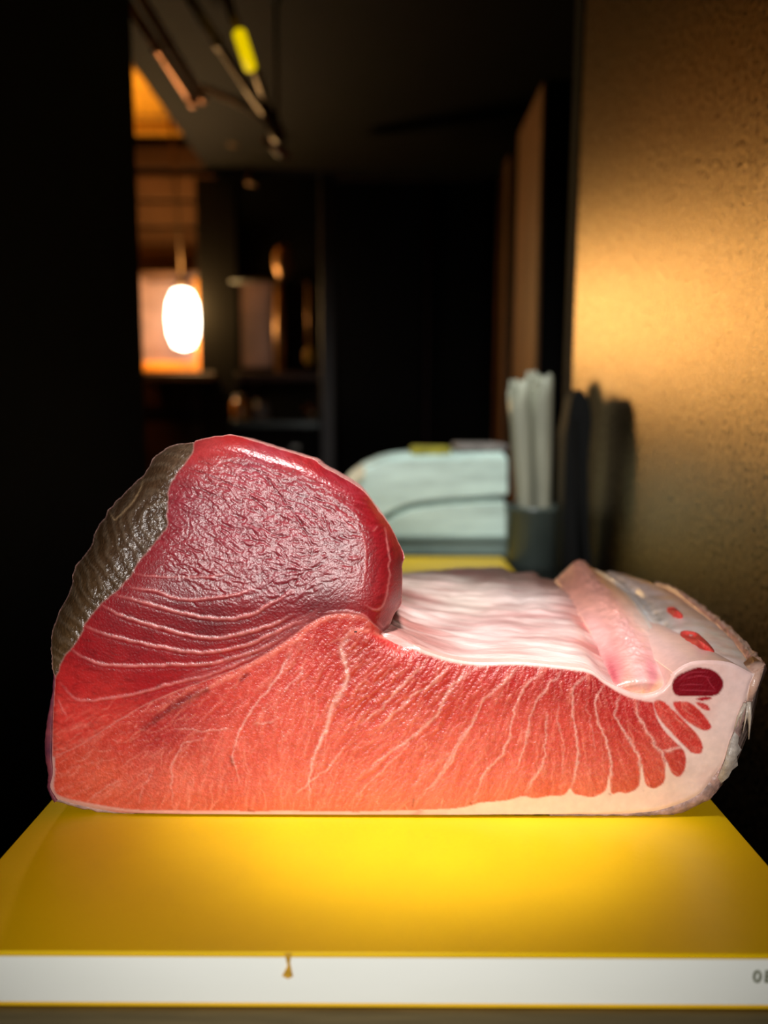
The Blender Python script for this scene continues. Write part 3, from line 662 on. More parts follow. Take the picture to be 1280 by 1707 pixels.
# direction field for the fine marbling
dfp = np.array([(110, 1300), (200, 1280), (300, 1300), (400, 1280), (350, 1180), (450, 1150), (520, 1200), (480, 1300), (620, 1120), (620, 1220), (720, 1200), (700, 1300), (800, 1250), (800, 1140), (880, 1230), (960, 1230), (1030, 1250), (1100, 1230), (1150, 1210), (250, 1210)], float)
dfv = np.array([(-.95, .3), (-.85, .5), (-.3, 1), (0, 1), (-.8, .6), (-.55, .8), (-.2, 1), (-.1, 1), (-.75, .65), (-.75, .66), (-.65, .75), (-.6, .8), (-.45, .9), (-.6, .8), (-.12, 1), (.05, 1), (.25, 1), (.55, .85), (.7, .7), (-.85, .5)])
def ddir(x, y):
    w_ = ((dfp[:, 0] - x) ** 2 + (dfp[:, 1] - y) ** 2 + 100) ** -1.3
    v = w_ @ dfv; return v / np.linalg.norm(v)
fine = Strokes(); fdark = Strokes(); fgrain = Strokes()
rs = np.random.RandomState(5)
def trail(x, y, n, step, jit):
    pts = [(x, y)]; a = rs.randn() * jit
    for _ in range(n):
        d = ddir(x, y); a = a * .7 + rs.randn() * jit * .6
        c, s = math.cos(a), math.sin(a); x += step * (d[0] * c - d[1] * s); y += step * (d[0] * s + d[1] * c); pts.append((x, y))
    return pts
for _ in range(1700):
    x = rs.uniform(90, 1170); y = rs.uniform(1060, 1340)
    dens = 0.25 + 0.75 * math.exp(-((x - 620) / 210) ** 2)
    if rs.rand() > dens: continue
    n = rs.randint(4, 12)
    fine.add(trail(x, y, n, 4, .35), rs.uniform(.7, 1.35), rs.uniform(.25, .75))
for _ in range(800):
    x = rs.uniform(90, 1170); y = rs.uniform(1060, 1340)
    fdark.add(trail(x, y, rs.randint(3, 9), 4, .3), rs.uniform(.8, 1.8), rs.uniform(.2, .7))
for _ in range(1500):       # short cross-linking web
    x = rs.uniform(90, 1180); y = rs.uniform(1060, 1345); a = rs.uniform(0, 6.28)
    fine.add([(x, y), (x + 5 * math.cos(a), y + 5 * math.sin(a)), (x + 9 * math.cos(a + .5), y + 9 * math.sin(a + .5))], .8, rs.uniform(.12, .42))
wpx = (fbm(13, 13, 401) - .5) * 9 + (fbm(4.5, 4.5, 402) - .5) * 3.5; wpy = (fbm(13, 13, 403) - .5) * 9
def warp(a, k=1.0):
    x = np.clip(gx - X0 + wpx * k, 0, W - 1.01); y = np.clip(gy - YY0 + wpy * k, 0, H - 1.01); ix = x.astype(int); iy = y.astype(int); fx_ = x - ix; fy_ = y - iy
    ix1 = np.minimum(ix + 1, W - 1); iy1 = np.minimum(iy + 1, H - 1)
    return (a[iy, ix] * (1 - fx_) + a[iy, ix1] * fx_) * (1 - fy_) + (a[iy1, ix] * (1 - fx_) + a[iy1, ix1] * fx_) * fy_
mS, mA, mF, mD = warp(septa.draw()), warp(arch.draw(), .6), fine.draw(), fdark.draw()
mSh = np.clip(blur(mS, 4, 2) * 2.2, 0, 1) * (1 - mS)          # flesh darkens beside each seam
pale = S((246, 158, 138)); pale2 = S((250, 196, 182))
brk = 0.6 + 0.6 * fbm(9, 9, 70)
k = (mS * np.clip(brk, 0, 1) * flesh_m)[..., None]; sepc = pale2 * 0.6 + fatc * 0.4
col = col * (1 - k * .85) + sepc * k * .85
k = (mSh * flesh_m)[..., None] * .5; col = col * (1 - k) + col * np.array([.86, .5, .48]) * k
k = (mF * flesh_m)[..., None] * .62; col = col * (1 - k) + pale * k
k = (mD * flesh_m)[..., None] * .35; col = col * (1 - k) + col * np.array([.86, .5, .5]) * k
k = (mA * (mFace & ~mBrown))[..., None] * .8; col = col * (1 - k) + S((238, 130, 112)) * k
hgt += 0.30 * mS * flesh_m + 0.28 * mF * flesh_m - 0.30 * mD * flesh_m + .5 * mA
DF = idw(dfp, dfv); wob_ = (fbm(14, 14, 301) - .5) * 1.5
fx = DF[..., 0] * np.cos(wob_) - DF[..., 1] * np.sin(wob_); fy = DF[..., 0] * np.sin(wob_) + DF[..., 1] * np.cos(wob_)
fa = lic(210, fx, fy, 9, 1.3); fb = lic(211, fx, fy, 9, 1.6, s0=3.4); fc_ = lic(212, DF[..., 0], DF[..., 1], 14, 2.0, s0=6)
fib = .45 * fa + .6 * fb + .5 * fc_
k = (np.clip(fib * 1.0 - .05, 0, 1) * flesh_m)[..., None] * .42; col = col * (1 - k) + S((244, 140, 120)) * k
k = (np.clip(-fib - .05, 0, 1) * flesh_m)[..., None] * .55; col = col * (1 - k) + col * np.array([.80, .45, .42]) * k
hgt += .42 * fib * flesh_m
speck = (vnoise(3.2, 3.2, 40) > .83) * flesh_m
col += blur(speck, 1, 1)[..., None] * np.array([.10, .06, .05])
hgt += 0.22 * (fbm(7, 7, 50) - .5) * flesh_m + .10 * (vnoise(3, 3, 51) - .5) * flesh_m
# dark bruised streaks on the belly
br = Strokes()
for p, r, v in (([(345, 1150), (310, 1166), (275, 1188), (255, 1205)], [5, 7, 4], .8), ([(290, 1176), (262, 1196), (235, 1218)], [4, 6, 2], .6), ([(412, 1124), (402, 1134)], 3, .85),
                ([(384, 1262), (388, 1275)], 2.2, .7), ([(690, 1330), (688, 1344)], 1.4, .9), ([(784, 1338), (786, 1341)], 1.4, .9), ([(414, 1351), (424, 1353)], 1.6, .8),
                ([(1015, 1323), (1018, 1325)], 1.0, .95), ([(1072, 1318), (1073, 1318)], .9, .5)):
    br.add(p, r, v, False)
k = blur(br.draw(), 1, 1)[..., None] * (.6 + .8 * fbm(6, 6, 77))[..., None] * .8; k = np.clip(k, 0, .95); col = col * (1 - k) + S((104, 12, 24)) * k

# loin: pale myosepta with wet ridges (lower left) and the arcs of the muscle rings
mLf = blur(mLoin.astype(float), 1, 1)
LL = [([(224, 956), (273, 962), (299, 962), (355, 961), (381, 953)], 1.4, .6),
 ([(211, 979), (257, 985), (303, 998), (355, 997), (388, 992), (425, 982)], 1.7, .8),
 ([(191, 992), (237, 1003), (283, 1016), (332, 1028), (372, 1031), (414, 1026), (454, 1005), (490, 985)], 1.9, .95),
 ([(168, 1008), (208, 1028), (257, 1043), (309, 1058), (355, 1064), (404, 1056), (454, 1041), (490, 1024)], 2.0, 1.0),
 ([(139, 1041), (165, 1054), (214, 1067), (270, 1079), (322, 1087), (372, 1084), (421, 1071), (480, 1044), (520, 1030)], 1.9, .95),
 ([(116, 1081), (142, 1097), (175, 1107), (217, 1110), (273, 1108), (339, 1107), (388, 1097), (437, 1080), (485, 1055)], 2.0, .95),
 ([(99, 1138), (112, 1153), (129, 1166), (158, 1167), (208, 1159), (244, 1152), (290, 1138), (339, 1127), (388, 1110), (440, 1086)], 1.8, .8),
 ([(93, 1256), (109, 1260), (135, 1250), (168, 1240)], 1.6, .6), ([(98, 1165), (103, 1180), (112, 1195)], 1.2, .5),
 ([(642, 880), (646, 912), (649, 950), (644, 992), (630, 1015), (607, 1010)], 1.2, .7),
 ([(605, 882), (610, 925), (605, 975), (590, 985)], .9, .45), ([(621, 886), (628, 878), (630, 880)], .8, .6),
 ([(667, 1000), (655, 1022), (640, 1045), (628, 1036)], 1.6, .5), ([(622, 1040), (604, 1026), (570, 1019), (540, 1023)], 1.4, .5)]
ls = Strokes(); lg = Strokes()
for p, r, v in LL:
    ls.add(p, r, v)
    if v > .65: lg.add([(x, y + 5) for x, y in p], 3.0, v)
ld = Strokes()
for p, r, v in (([(375, 764), (421, 782), (444, 795), (454, 815)], 1.2, .8), ([(309, 779), (355, 795), (401, 815), (431, 838), (454, 861)], 1.5, .9),
   ([(296, 811), (332, 816), (375, 834), (408, 857)], 1.3, .8), ([(290, 828), (329, 834), (355, 854), (367, 877), (365, 903)], 1.1, .7),
   ([(290, 838), (313, 861), (316, 884), (303, 903), (273, 913)], 1.1, .6), ([(400, 767), (445, 800), (477, 840), (497, 865), (520, 912), (510, 945)], 1.3, .8),
   ([(550, 925), (535, 940), (505, 957), (475, 987), (450, 1007)], 2.0, .8), ([(404, 790), (412, 778), (410, 770)], 1, .7), ([(320, 1002), (326, 1010)], 2, .9),
   ([(330, 744), (380, 752), (440, 770), (500, 800), (540, 830)], 1.4, .4), ([(380, 860), (430, 880), (470, 915), (480, 950)], 1.2, .45)):
    ld.add(p, r, v)
for i in range(5):   # converging wet fibres near the seam
    o_ = i * 7
    ls.add([(300, 1128 + o_ * .5), (380, 1104 + o_ * .8), (450, 1064 + o_), (500, 1030 + o_ * .6), (540, 1012 + o_ * .3)], 1.0, .35)
mls, mlg, mld = warp(ls.draw(), .5), lg.draw(), warp(ld.draw(), .5)
k = (mls * mLf)[..., None] * .75 * np.clip(brk, 0, 1)[..., None]; col = col * (1 - k) + S((240, 146, 142)) * k
k = (mld * mLf)[..., None] * .6; col = col * (1 - k) + S((80, 10, 20)) * k
hgt += 1.2 * mls * mLf - 0.5 * mlg * mLf - .9 * mld * mLf
ctr_k = np.exp(-(((gx - 640) / 150.) ** 2 + ((gy - 1150) / 70.) ** 2)) * flesh_m
hgt += ctr_k * (.8 * fib + .5 * (vnoise(3.4, 2.6, 555) - .5))
cx, cy = 320, 880
ang = np.arctan2(gy - cy, gx - cx); rr = np.hypot(gx - cx, (gy - cy) * 1.15)
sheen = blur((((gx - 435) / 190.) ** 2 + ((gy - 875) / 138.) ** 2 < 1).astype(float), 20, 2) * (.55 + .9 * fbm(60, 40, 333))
wx = fbm(26, 20, 90) * 26
ring = np.sin((rr + wx) / 3.4) * .10 + np.sin((rr + wx * 1.6) / 6.2) * .12
LDp = [(330, 760), (420, 790), (500, 830), (560, 870), (300, 850), (400, 870), (480, 900), (560, 940), (300, 930), (400, 950), (480, 980), (560, 990), (250, 980), (620, 950)]
LDv = [(1, .25), (.9, .45), (.8, .6), (.7, .7), (.9, .35), (.95, .3), (.9, .2), (.95, -.2), (1, .0), (1, .05), (1, -.25), (.95, -.4), (1, .2), (.3, -.9)]
LDF = idw(LDp, LDv); tx, ty = LDF[..., 0], LDF[..., 1]
wb = (fbm(18, 18, 302) - .5) * 2.4
la = lic(220, tx * np.cos(wb) - ty * np.sin(wb), tx * np.sin(wb) + ty * np.cos(wb), 6, 1.3, s0=3.0); lb_ = lic(221, tx, ty, 12, 1.6, s0=5)
g = .9 * la + .5 * lb_
k = (np.clip(la, 0, 1) * mLf * sheen)[..., None] * .10; col = col * (1 - k) + S((196, 110, 126)) * k  # faint pink sheen highlight painted into the loin colour
k = (np.clip(-la, 0, 1) * mLf)[..., None] * .40; col = col * (1 - k) + col * .35 * k
hgt += mLf * sheen * (ring * .12 + 0.66 * g + .62 * (vnoise(3.2, 2.6, 95) - .5)) + mLf * (1 - sheen) * .12 * (fbm(8, 5, 96) - .5)
# brown band
mBf = blur(mBrown.astype(float), 1, 1)
c2 = np.hypot((gx - 262) * 1.0, (gy - 868) * .8) + fbm(30, 30, 101) * 22
rid = np.sin(c2 / 2.6)
hgt += mBf * (.70 * rid * (0.4 + fbm(20, 20, 102)) + 1.3 * (fbm(16, 12, 103) - .5) + .4 * (vnoise(4, 3, 104) - .5))
k = (np.clip(rid, 0, 1) * mBf * .25)[..., None]; col = col * (1 - k) + S((130, 112, 92)) * k
fs = Strokes(); fs.add([(183, 853), (190, 866), (197, 862), (220, 838), (234, 815), (239, 797)], 1.1, .9)
k = (fs.draw() * mBf)[..., None]; col = col * (1 - k) + S((170, 140, 104)) * k; hgt += fs.draw() * mBf * .6
# oval muscle fibres, fat mottling
ov = Strokes()
for p in ([(1133, 1143), (1150, 1141), (1175, 1142)], [(1130, 1150), (1160, 1151), (1195, 1152)], [(1140, 1132), (1165, 1127), (1185, 1130)], [(1178, 1128), (1184, 1140), (1192, 1150)], [(1128, 1137), (1150, 1122), (1180, 1120)]): ov.add(p, .9, .6)
k = (ov.draw() * mOv)[..., None] * .7; col = col * (1 - k) + S((200, 70, 90)) * k; hgt += ov.draw() * mOv * .5
fatm = mFace & ~(mLoin | mBrown | mBelly | mL8 | mL9 | mL10 | mOv | mOv2)
fz = blur(fatm.astype(float), 1, 1)
hgt += fz * .35 * (fbm(22, 16, 120) - .5)
k = (fz * np.clip(fbm(40, 26, 121) * 2 - 1, 0, 1) * .35)[..., None]; col = col * (1 - k) + S((240, 178, 165)) * k
# bottom purple grey line and red blot on the white rim
bl = Strokes(); bl.add([(700, 1352), (690, 1360)], 5, .35, False); bl.add([(180, 1352), (240, 1358), (300, 1359)], 2.5, .5, False)
k = (bl.draw() * fz)[..., None]; col = col * (1 - k) + S((200, 60, 60)) * k
col *= (1 + .10 * (fbm(30, 30, 130) - .5) + .16 * (vnoise(2.4, 2.4, 131) - .5) * (mFace & ~fatm))[..., None]
col = np.clip(col, 0.002, 0.95)

# ---- depth of the cut face: belly upright, loin leaning back and rounding at its rim
up = np.clip((1100.0 - gy) / 375.0, 0, 1)
loinmask = blur(((mLoin | mBrown) & (gy < 1120)).astype(float), 10, 2)
kz = np.clip((1010.0 - gy) / 285.0, 0, 1); lean = 0.024 * kz * kz / (kz + 0.12)
solid = mFace.astype(float)
e1 = blur(solid, 13, 3); e2 = blur(solid, 3, 2)
rim = 0.016 * np.clip(1 - e1, 0, .5) * 2 * np.clip((1110 - gy) / 60., 0, 1) * np.clip((700 - gx) / 30., 0, 1) + .0016 * np.clip(1 - e2, 0, .5) * 2
rimR = 0.010 * np.clip((gx - 590) / 80., 0, 1) ** 2 * (gy < 1060) * (gx < 690)
bul = 0.004 * blur(mLoin.astype(float), 26, 2) + 0.003 * blur(mBelly.astype(float), 20, 2)
brow = 0.030 * np.clip((300 - gx + (gy - 760) * -0.62) / 120., 0, 1) ** 1.3 * np.clip((1150 - gy) / 60., 0, 1)
brow = blur(brow, 8, 2)
Yf = D0 + lean + rim + blur(rimR, 6, 2) + brow - bul - hgt * 0.00050 * 1.0

# ---- build the pieces of the face
ST = 1.6
nx = int(W / ST) - 1; ny = int(H / ST) - 1
vx, vy = np.meshgrid(X0 + 0.5 + np.arange(nx + 1) * ST, YY0 + 0.5 + np.arange(ny + 1) * ST)
cxs = (vx[:-1, :-1] + ST / 2); cys = (vy[:-1, :-1] + ST / 2)
ci = np.clip(np.round(cys - YY0).astype(int), 0, H - 1); cj = np.clip(np.round(cxs - X0).astype(int), 0, W - 1)
lab = np.zeros(cxs.shape, int)
for m, v in ((mFace, 1), (mLoin, 2), (mBrown, 3), (mBelly, 4), (mL8, 5), (mL9, 6), (mL10, 7), (mOv, 8), (mOv2, 9)):
    lab[m[ci, cj] & (mFace[ci, cj])] = v
pl = np.zeros((ny + 3, nx + 3), int) ; 
L4 = np.full((4, ny + 1, nx + 1), 0)
L4[0, 1:, 1:] = lab; L4[1, 1:, :-1] = lab; L4[2, :-1, 1:] = lab; L4[3, :-1, :-1] = lab
bd = (L4.max(0) != L4.min(0))
segs = []
for pth, closed in ((Face, 1), (Loin, 1), (Brown, 1), (BellyPoly, 1), (lobe8, 1), (lobe9, 1), (lobe10, 1), (oval, 1), (oval2, 1)):
    segs.append(np.hstack([pth, np.roll(pth, -1, 0)]))
segs = np.vstack(segs)
bx_, by_ = vx[bd], vy[bd]
A = segs[:, :2]; Bv = segs[:, 2:] - A; L2 = (Bv ** 2).sum(1) + 1e-9
nbx = bx_.copy(); nby = by_.copy()
for s in range(0, len(bx_), 2000):
    q = np.stack([bx_[s:s + 2000], by_[s:s + 2000]], -1)[:, None]
    tt = np.clip(((q - A) * Bv).sum(-1) / L2, 0, 1); pr = A + tt[..., None] * Bv
    d = ((q - pr) ** 2).sum(-1); j = d.argmin(1); idx = np.arange(len(j)); near = d[idx, j] < (1.4 * ST) ** 2
    nbx[s:s + 2000] = np.where(near, pr[idx, j, 0], nbx[s:s + 2000]); nby[s:s + 2000] = np.where(near, pr[idx, j, 1], nby[s:s + 2000])
vx[bd] = nbx; vy[bd] = nby
def samp(a, x, y):
    u = np.clip(x - X0, 0, W - 1.001); v = np.clip(y - YY0, 0, H - 1.001); iu = u.astype(int); iv = v.astype(int); fu = u - iu; fv = v - iv
    if a.ndim == 3: fu = fu[..., None]; fv = fv[..., None]
    return (a[iv, iu] * (1 - fu) + a[iv, iu + 1] * fu) * (1 - fv) + (a[iv + 1, iu] * (1 - fu) + a[iv + 1, iu + 1] * fu) * fv
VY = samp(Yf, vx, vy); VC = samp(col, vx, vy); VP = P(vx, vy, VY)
VP[..., 2] = np.maximum(VP[..., 2], BT + 0.0012)

def rawmesh(name, verts, faces, cols, m, parent):
    me = bpy.data.meshes.new(name); nv = len(verts); nf = len(faces)
    me.vertices.add(nv); me.vertices.foreach_set('co', np.asarray(verts, np.float32).ravel())
    faces = np.asarray(faces, np.int32); k = faces.shape[1]
    me.loops.add(nf * k); me.loops.foreach_set('vertex_index', faces.ravel())
    me.polygons.add(nf); me.polygons.foreach_set('loop_start', np.arange(0, nf * k, k, dtype=np.int32))
    me.polygons.foreach_set('use_smooth', np.ones(nf, bool))
    me.update(calc_edges=True); me.validate()
    a = me.color_attributes.new('Col', 'FLOAT_COLOR', 'POINT')
    cc = np.ones((nv, 4), np.float32); cc[:, :3] = cols; a.data.foreach_set('color', cc.ravel())
    o = link(name, me, m)
    if parent is not None: par(o, parent)
    return o
tuna = empty('tuna_block', (0.0, 0.62, BT)); tag(tuna, 'big raw tuna block with dark red loin and fatty pink belly on the yellow board', 'fish')
def piece(name, ids, back, m, taper=1.0, sidecol=None, dx=0.0, rings=3):
    cells = np.isin(lab, ids)
    iy, ix = np.nonzero(cells); a = iy * (nx + 1) + ix
    quads = np.stack([a, a + nx + 1, a + nx + 2, a + 1], -1)      # ccw as seen from the camera
    used, inv = np.unique(quads.ravel(), return_inverse=True); F = inv.reshape(-1, 4)
    vp = VP.reshape(-1, 3)[used]; vc = VC.reshape(-1, 3)[used]
    e = np.vstack([F[:, [0, 1]], F[:, [1, 2]], F[:, [2, 3]], F[:, [3, 0]]])
    key = e[:, 0].astype(np.int64) * len(used) + e[:, 1]; rk = e[:, 1].astype(np.int64) * len(used) + e[:, 0]
    be = e[~np.isin(key, rk)]                                      # boundary half edges
    bv = np.unique(be); n0 = len(vp); nb = len(bv); loc = {int(v): i for i, v in enumerate(bv)}
    allv = [vp]; allc = [vc]; faces = [F]
    b0 = vp[bv]; c0 = vc[bv] if sidecol is None else np.tile(S(sidecol), (nb, 1))
    li = np.array([[loc[int(a)], loc[int(b)]] for a, b in be])
    base = n0
    allv.append(b0.copy()); allc.append(c0)                        # doubled rim: crisp edge
    prevb = base; tot = n0 + nb
    for r in range(1, rings + 1):
        f = r / rings; q = b0.copy()
        if back < 0.05: q[:, 1] += back * f
        else:
            yb = b0[:, 1].min() + back; q[:, 1] = b0[:, 1] + (yb - b0[:, 1]) * f
            q[:, 2] = BT + 0.0012 + (b0[:, 2] - BT - 0.0012) * (1 - (1 - taper) * f ** 1.5)
            q[:, 0] += dx * f
            cx_ = b0[:, 0].mean(); q[:, 0] = cx_ + (q[:, 0] - cx_) * (1 - .03 * f * f)
        allv.append(q); allc.append(c0)
        faces.append(np.stack([prevb + li[:, 1], prevb + li[:, 0], tot + li[:, 0], tot + li[:, 1]], -1)); prevb = tot; tot += nb
    if back > 0.05:                                                 # closed back: fan to rows of a centre point
        cen = allv[-1].mean(0); allv.append(cen[None]); allc.append(c0[:1])
        faces.append(np.stack([prevb + li[:, 1], prevb + li[:, 0], np.full(len(li), tot), np.full(len(li), tot)], -1))
    Fq = np.vstack(faces[:-1]) if back > 0.05 else np.vstack(faces)
    o = None
    if back > 0.05:
        tri = faces[-1][:, :3]
        q = np.vstack([Fq]); me_faces = q
        # quads and tris together: split quads
        T = np.vstack([q[:, [0, 1, 2]], q[:, [0, 2, 3]], tri])
        o = rawmesh(name, np.vstack(allv), T, np.vstack(allc), m, tuna)
    else:
        o = rawmesh(name, np.vstack(allv), Fq, np.vstack(allc), m, tuna)
    return o
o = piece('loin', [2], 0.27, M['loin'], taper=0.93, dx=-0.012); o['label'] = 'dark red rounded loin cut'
o = piece('dried_flesh_edge', [3], 0.25, M['blood'], taper=0.90, dx=0.03); o['label'] = 'dark brown wrinkled dried edge'
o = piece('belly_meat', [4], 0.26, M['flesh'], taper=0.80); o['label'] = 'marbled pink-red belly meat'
o = piece('fat_layer', [1], 0.26, M['fat'], taper=0.80, rings=4); o['label'] = 'pale pink fat rim'
for i, lb in ((5, 'long red muscle end lying in the fat'), (6, 'short red muscle end below the dark oval'), (7, 'tiny red muscle end')):
    o = piece('muscle_end', [i], 0.012, M['flesh']); o['label'] = lb
o = piece('oval_muscle', [8], 0.012, M['loin']); o['label'] = 'dark crimson oval muscle'
o = piece('muscle_end', [9], 0.008, M['flesh']); o['label'] = 'thin crimson sliver under the oval'

# ---- upper surfaces running back from the cut
def n3(p, s, seed):
    """cheap smooth 3D-ish noise for world points"""
    from mathutils import noise
    return np.array([noise.noise(Vector((float(a[0]) * s, float(a[1]) * s, float(a[2]) * s + seed))) for a in p.reshape(-1, 3)]).reshape(p.shape[:-1])
def sheet(name, left, right, nu, nv, colf, m, hf=None, skirt=None, parent=None):
    """lofted surface between two (px, py, Y) curves; u runs across, v along the curves"""
    Lc = crom(left, n=12); Rc = crom(right, n=12)
    def rs_(c, n):
        d = np.r_[0, np.cumsum(np.linalg.norm(np.diff(c[:, :2], axis=0), axis=1))]; t = np.linspace(0, d[-1], n)
        return np.stack([np.interp(t, d, c[:, k]) for k in range(3)], -1)
    Lc = rs_(Lc, nv); Rc = rs_(Rc, nv)
    PL = P(Lc[:, 0], Lc[:, 1], Lc[:, 2]); PR = P(Rc[:, 0], Rc[:, 1], Rc[:, 2])
    u = np.linspace(0, 1, nu)[None, :, None]
    G = PL[:, None] * (1 - u) + PR[:, None] * u
    U, Vv = np.meshgrid(np.linspace(0, 1, nu), np.linspace(0, 1, nv))
    if hf is not None: G[..., 2] += hf(U, Vv, G)
    cc = colf(U, Vv, G)
    idx = np.arange(nu * nv).reshape(nv, nu)
    F = np.stack([idx[:-1, :-1], idx[:-1, 1:], idx[1:, 1:], idx[1:, :-1]], -1).reshape(-1, 4)
    VV = G.reshape(-1, 3); CC = cc.reshape(-1, 3)
    if skirt is not None:                                            # thickness: underside follows, sides closed
        low = VV.copy(); low[:, 2] = np.maximum(low[:, 2] - skirt, BT + .001)
        n = len(VV); VV = np.vstack([VV, low]); CC = np.vstack([CC, CC]); Fb = F[:, ::-1] + n
        ring = np.r_[idx[0, :], idx[1:, -1], idx[-1, :-1][::-1], idx[1:-1, 0][::-1]]
        r2 = np.roll(ring, -1); F = np.vstack([F, Fb, np.stack([r2, ring, ring + n, r2 + n], -1)])
    return rawmesh(name, VV, F, CC, m, parent if parent is not None else tuna), G
def mixf(pts, vals, X, Y_, p=3):
    pts = np.asarray(pts, float); vals = S(vals)
    d = ((X[..., None] - pts[:, 0]) ** 2 + (Y_[..., None] - pts[:, 1]) ** 2 + .002) ** (-p / 2)
    return (d @ vals) / d.sum(-1)[..., None]
# cavity lining: rows run along the front edge (v = left to right), u from front to back
frontL = [(560, 1052, .512), (640, 1053, .509), (679, 1069, .508), (712, 1085, .507), (748, 1096, .507), (790, 1103, .507), (830, 1103, .507), (875, 1103, .507), (944, 1110, .507), (983, 1116, .507), (1009, 1134, .507), (1034, 1148, .509)]
backL = [(610, 968, .76), (660, 957, .80), (680, 955, .82), (720, 951, .835), (760, 948, .85), (800, 946, .86), (835, 946, .86), (856, 953, .85), (885, 953, .84), (905, 962, .82), (930, 968, .80), (965, 985, .77)]
def linc(U, V_, G):
    c = mixf([(0.0, 0.0), (0.0, .15), (.25, .10), (.5, .12), (.15, .25), (.3, .3), (.5, .45), (.2, .55), (.8, .5), (.8, .2), (.1, .8), (.4, .8), (.95, .9), (.5, .98), (0.02, .6), (.25, .93), (.6, .7), (1, .5)],
             [(196, 120, 112), (206, 150, 142), (150, 92, 84), (120, 84, 72), (186, 128, 120), (206, 176, 170), (206, 188, 178), (222, 196, 192), (190, 178, 168), (196, 178, 168), (228, 204, 198), (206, 180, 176), (196, 150, 140), (190, 110, 104), (238, 190, 182), (196, 120, 116), (198, 180, 176), (196, 150, 146)], U, V_)
    n1 = n3(G * np.array([1, 4.5, 3]), 22, 1.3); n2 = n3(G * np.array([1, 5, 3]), 55, 7.7); n4 = n3(G * np.array([1, 1.5, 1]), 14, 3.1)
    k = np.clip(n1 * 1.6, -1, 1)[..., None]
    c = np.where(k > 0, c + (S((236, 214, 208)) - c) * k * .55, c * (1 + k * np.array([.30, .42, .42])))
    c = c * (1 + .18 * n2[..., None])
    k = np.clip(n4 * 2.2 - .35, 0, 1)[..., None] * .35; c = c * (1 - k) + S((170, 84, 84)) * k
    return np.clip(c, .01, .9)
def linh(U, V_, G):
    e = np.minimum(1, U * 10)
    return e * (.0022 * n3(G * np.array([1, 3, 1]), 28, 5.) + .0010 * n3(G * np.array([1, 3.2, 1]), 75, 2.)) + .0016 * (1 - (1 - np.minimum(1, U * 14)) ** 2) - .0016 + .006 * np.sin(np.pi * U) * np.clip((.25 - V_) * 4, 0, 1)
o, _ = sheet('cavity_lining', frontL, backL, 110, 170, linc, M['lining'], linh, skirt=0.020); o['label'] = 'silvery pink streaked cavity lining'
# fat shoulder right of the fin muscle
leftF = [(1118, 1124, .508), (1110, 1085, .56), (1085, 1038, .64), (1052, 992, .73), (1022, 966, .78), (990, 948, .84)]
rightF = [(1258, 1125, .507), (1238, 1090, .545), (1205, 1052, .60), (1155, 1012, .67), (1118, 986, .73), (1090, 976, .78)]
def fatcf(U, V_, G):
    c = mixf([(.1, .2), (.1, .6), (.3, .3), (.3, .7), (.6, .2), (.6, .7), (.9, .3), (.95, .8), (.03, .5), (.2, .45), (.6, 0.02)],
             [(240, 226, 222), (226, 218, 214), (234, 216, 212), (226, 206, 200), (250, 226, 220), (244, 216, 208), (250, 224, 216), (240, 196, 182), (248, 242, 240), (206, 198, 194), (248, 220, 212)], U, V_)
    n1 = n3(G * np.array([3, 1.2, 1]), 40, 9.); n2 = n3(G, 150, 4.)
    c = c * (1 + .16 * n1[..., None] + .12 * n2[..., None])
    k = np.clip(n3(G * np.array([2.4, 1.6, 1]), 90, 2.) * 2.5 - .1, 0, 1) * np.exp(-((U - .17) / .10) ** 2) * np.clip(V_ * 5 - .4, 0, 1); k = k[..., None] * .5
    c = c * (1 - k) + S((120, 114, 112)) * k
    return np.clip(c, .01, .92)
def fath(U, V_, G):
    return .0035 * np.sin(np.pi * U) ** .8 * np.minimum(1, V_ * 8 + .1) - .0035 * np.exp(-((U - .16) / .09) ** 2) * np.minimum(1, V_ * 6) * (1 - .8 * n3(G * np.array([1, .7, 1]), 130, 5.)) + .0012 * n3(G, 60, 3.)
# faces must point up: the loft order here is left -> right with v running back
o, GF = sheet('fat_shoulder', rightF, leftF, 80, 120, lambda U, V_, G: fatcf(1 - U, V_, G), M['fat'], lambda U, V_, G: fath(1 - U, V_, G), skirt=0.02)
o['label'] = 'white fat shoulder behind the oval'
fs_obj = o
def patch(px, py, pts, lb):
    """red islands of muscle in the fat shoulder: low domes following the surface"""
    bm = bmesh.new()
    c = crom(pts, n=4, closed=True); ctr = c.mean(0)
    def surf(x, y):
        g = GF.reshape(-1, 3); d = g - np.array(CAM); v = np.linalg.inv(R3) @ d.T
        sx = 640 + FPX * v[0] / -v[2]; sy = 853.5 - FPX * v[1] / -v[2]
        j = np.argmin((sx - x) ** 2 + (sy - y) ** 2); return g[j, 1]
    rings = []
    for k, (s, h) in enumerate(((1.12, -0.0008), (1.08, .0024), (.8, .0036), (.4, .0042))):
        rings.append([bm.verts.new(V(ctr[0] + (x - ctr[0]) * s, ctr[1] + (y - ctr[1]) * s, surf(x, y)) + Vector((0, 0, h))) for x, y in c])
    n = len(c)
    for a, b in zip(rings, rings[1:]):
        for i in range(n): bm.faces.new((a[i], a[(i + 1) % n], b[(i + 1) % n], b[i]))
    cv = bm.verts.new(sum((v.co for v in rings[-1]), Vector()) / n)
    for i in range(n): bm.faces.new((rings[-1][i], rings[-1][(i + 1) % n], cv))
    o = bmobj('muscle_patch', bm, mat('patch_red', (206, 52, 48), 0.6, noise=.4, nscale=220, stretch=(3, .6, 1), col2=(228, 120, 100), bump=.3, bscale=400, spec=.25), tuna, True)
    o['label'] = lb
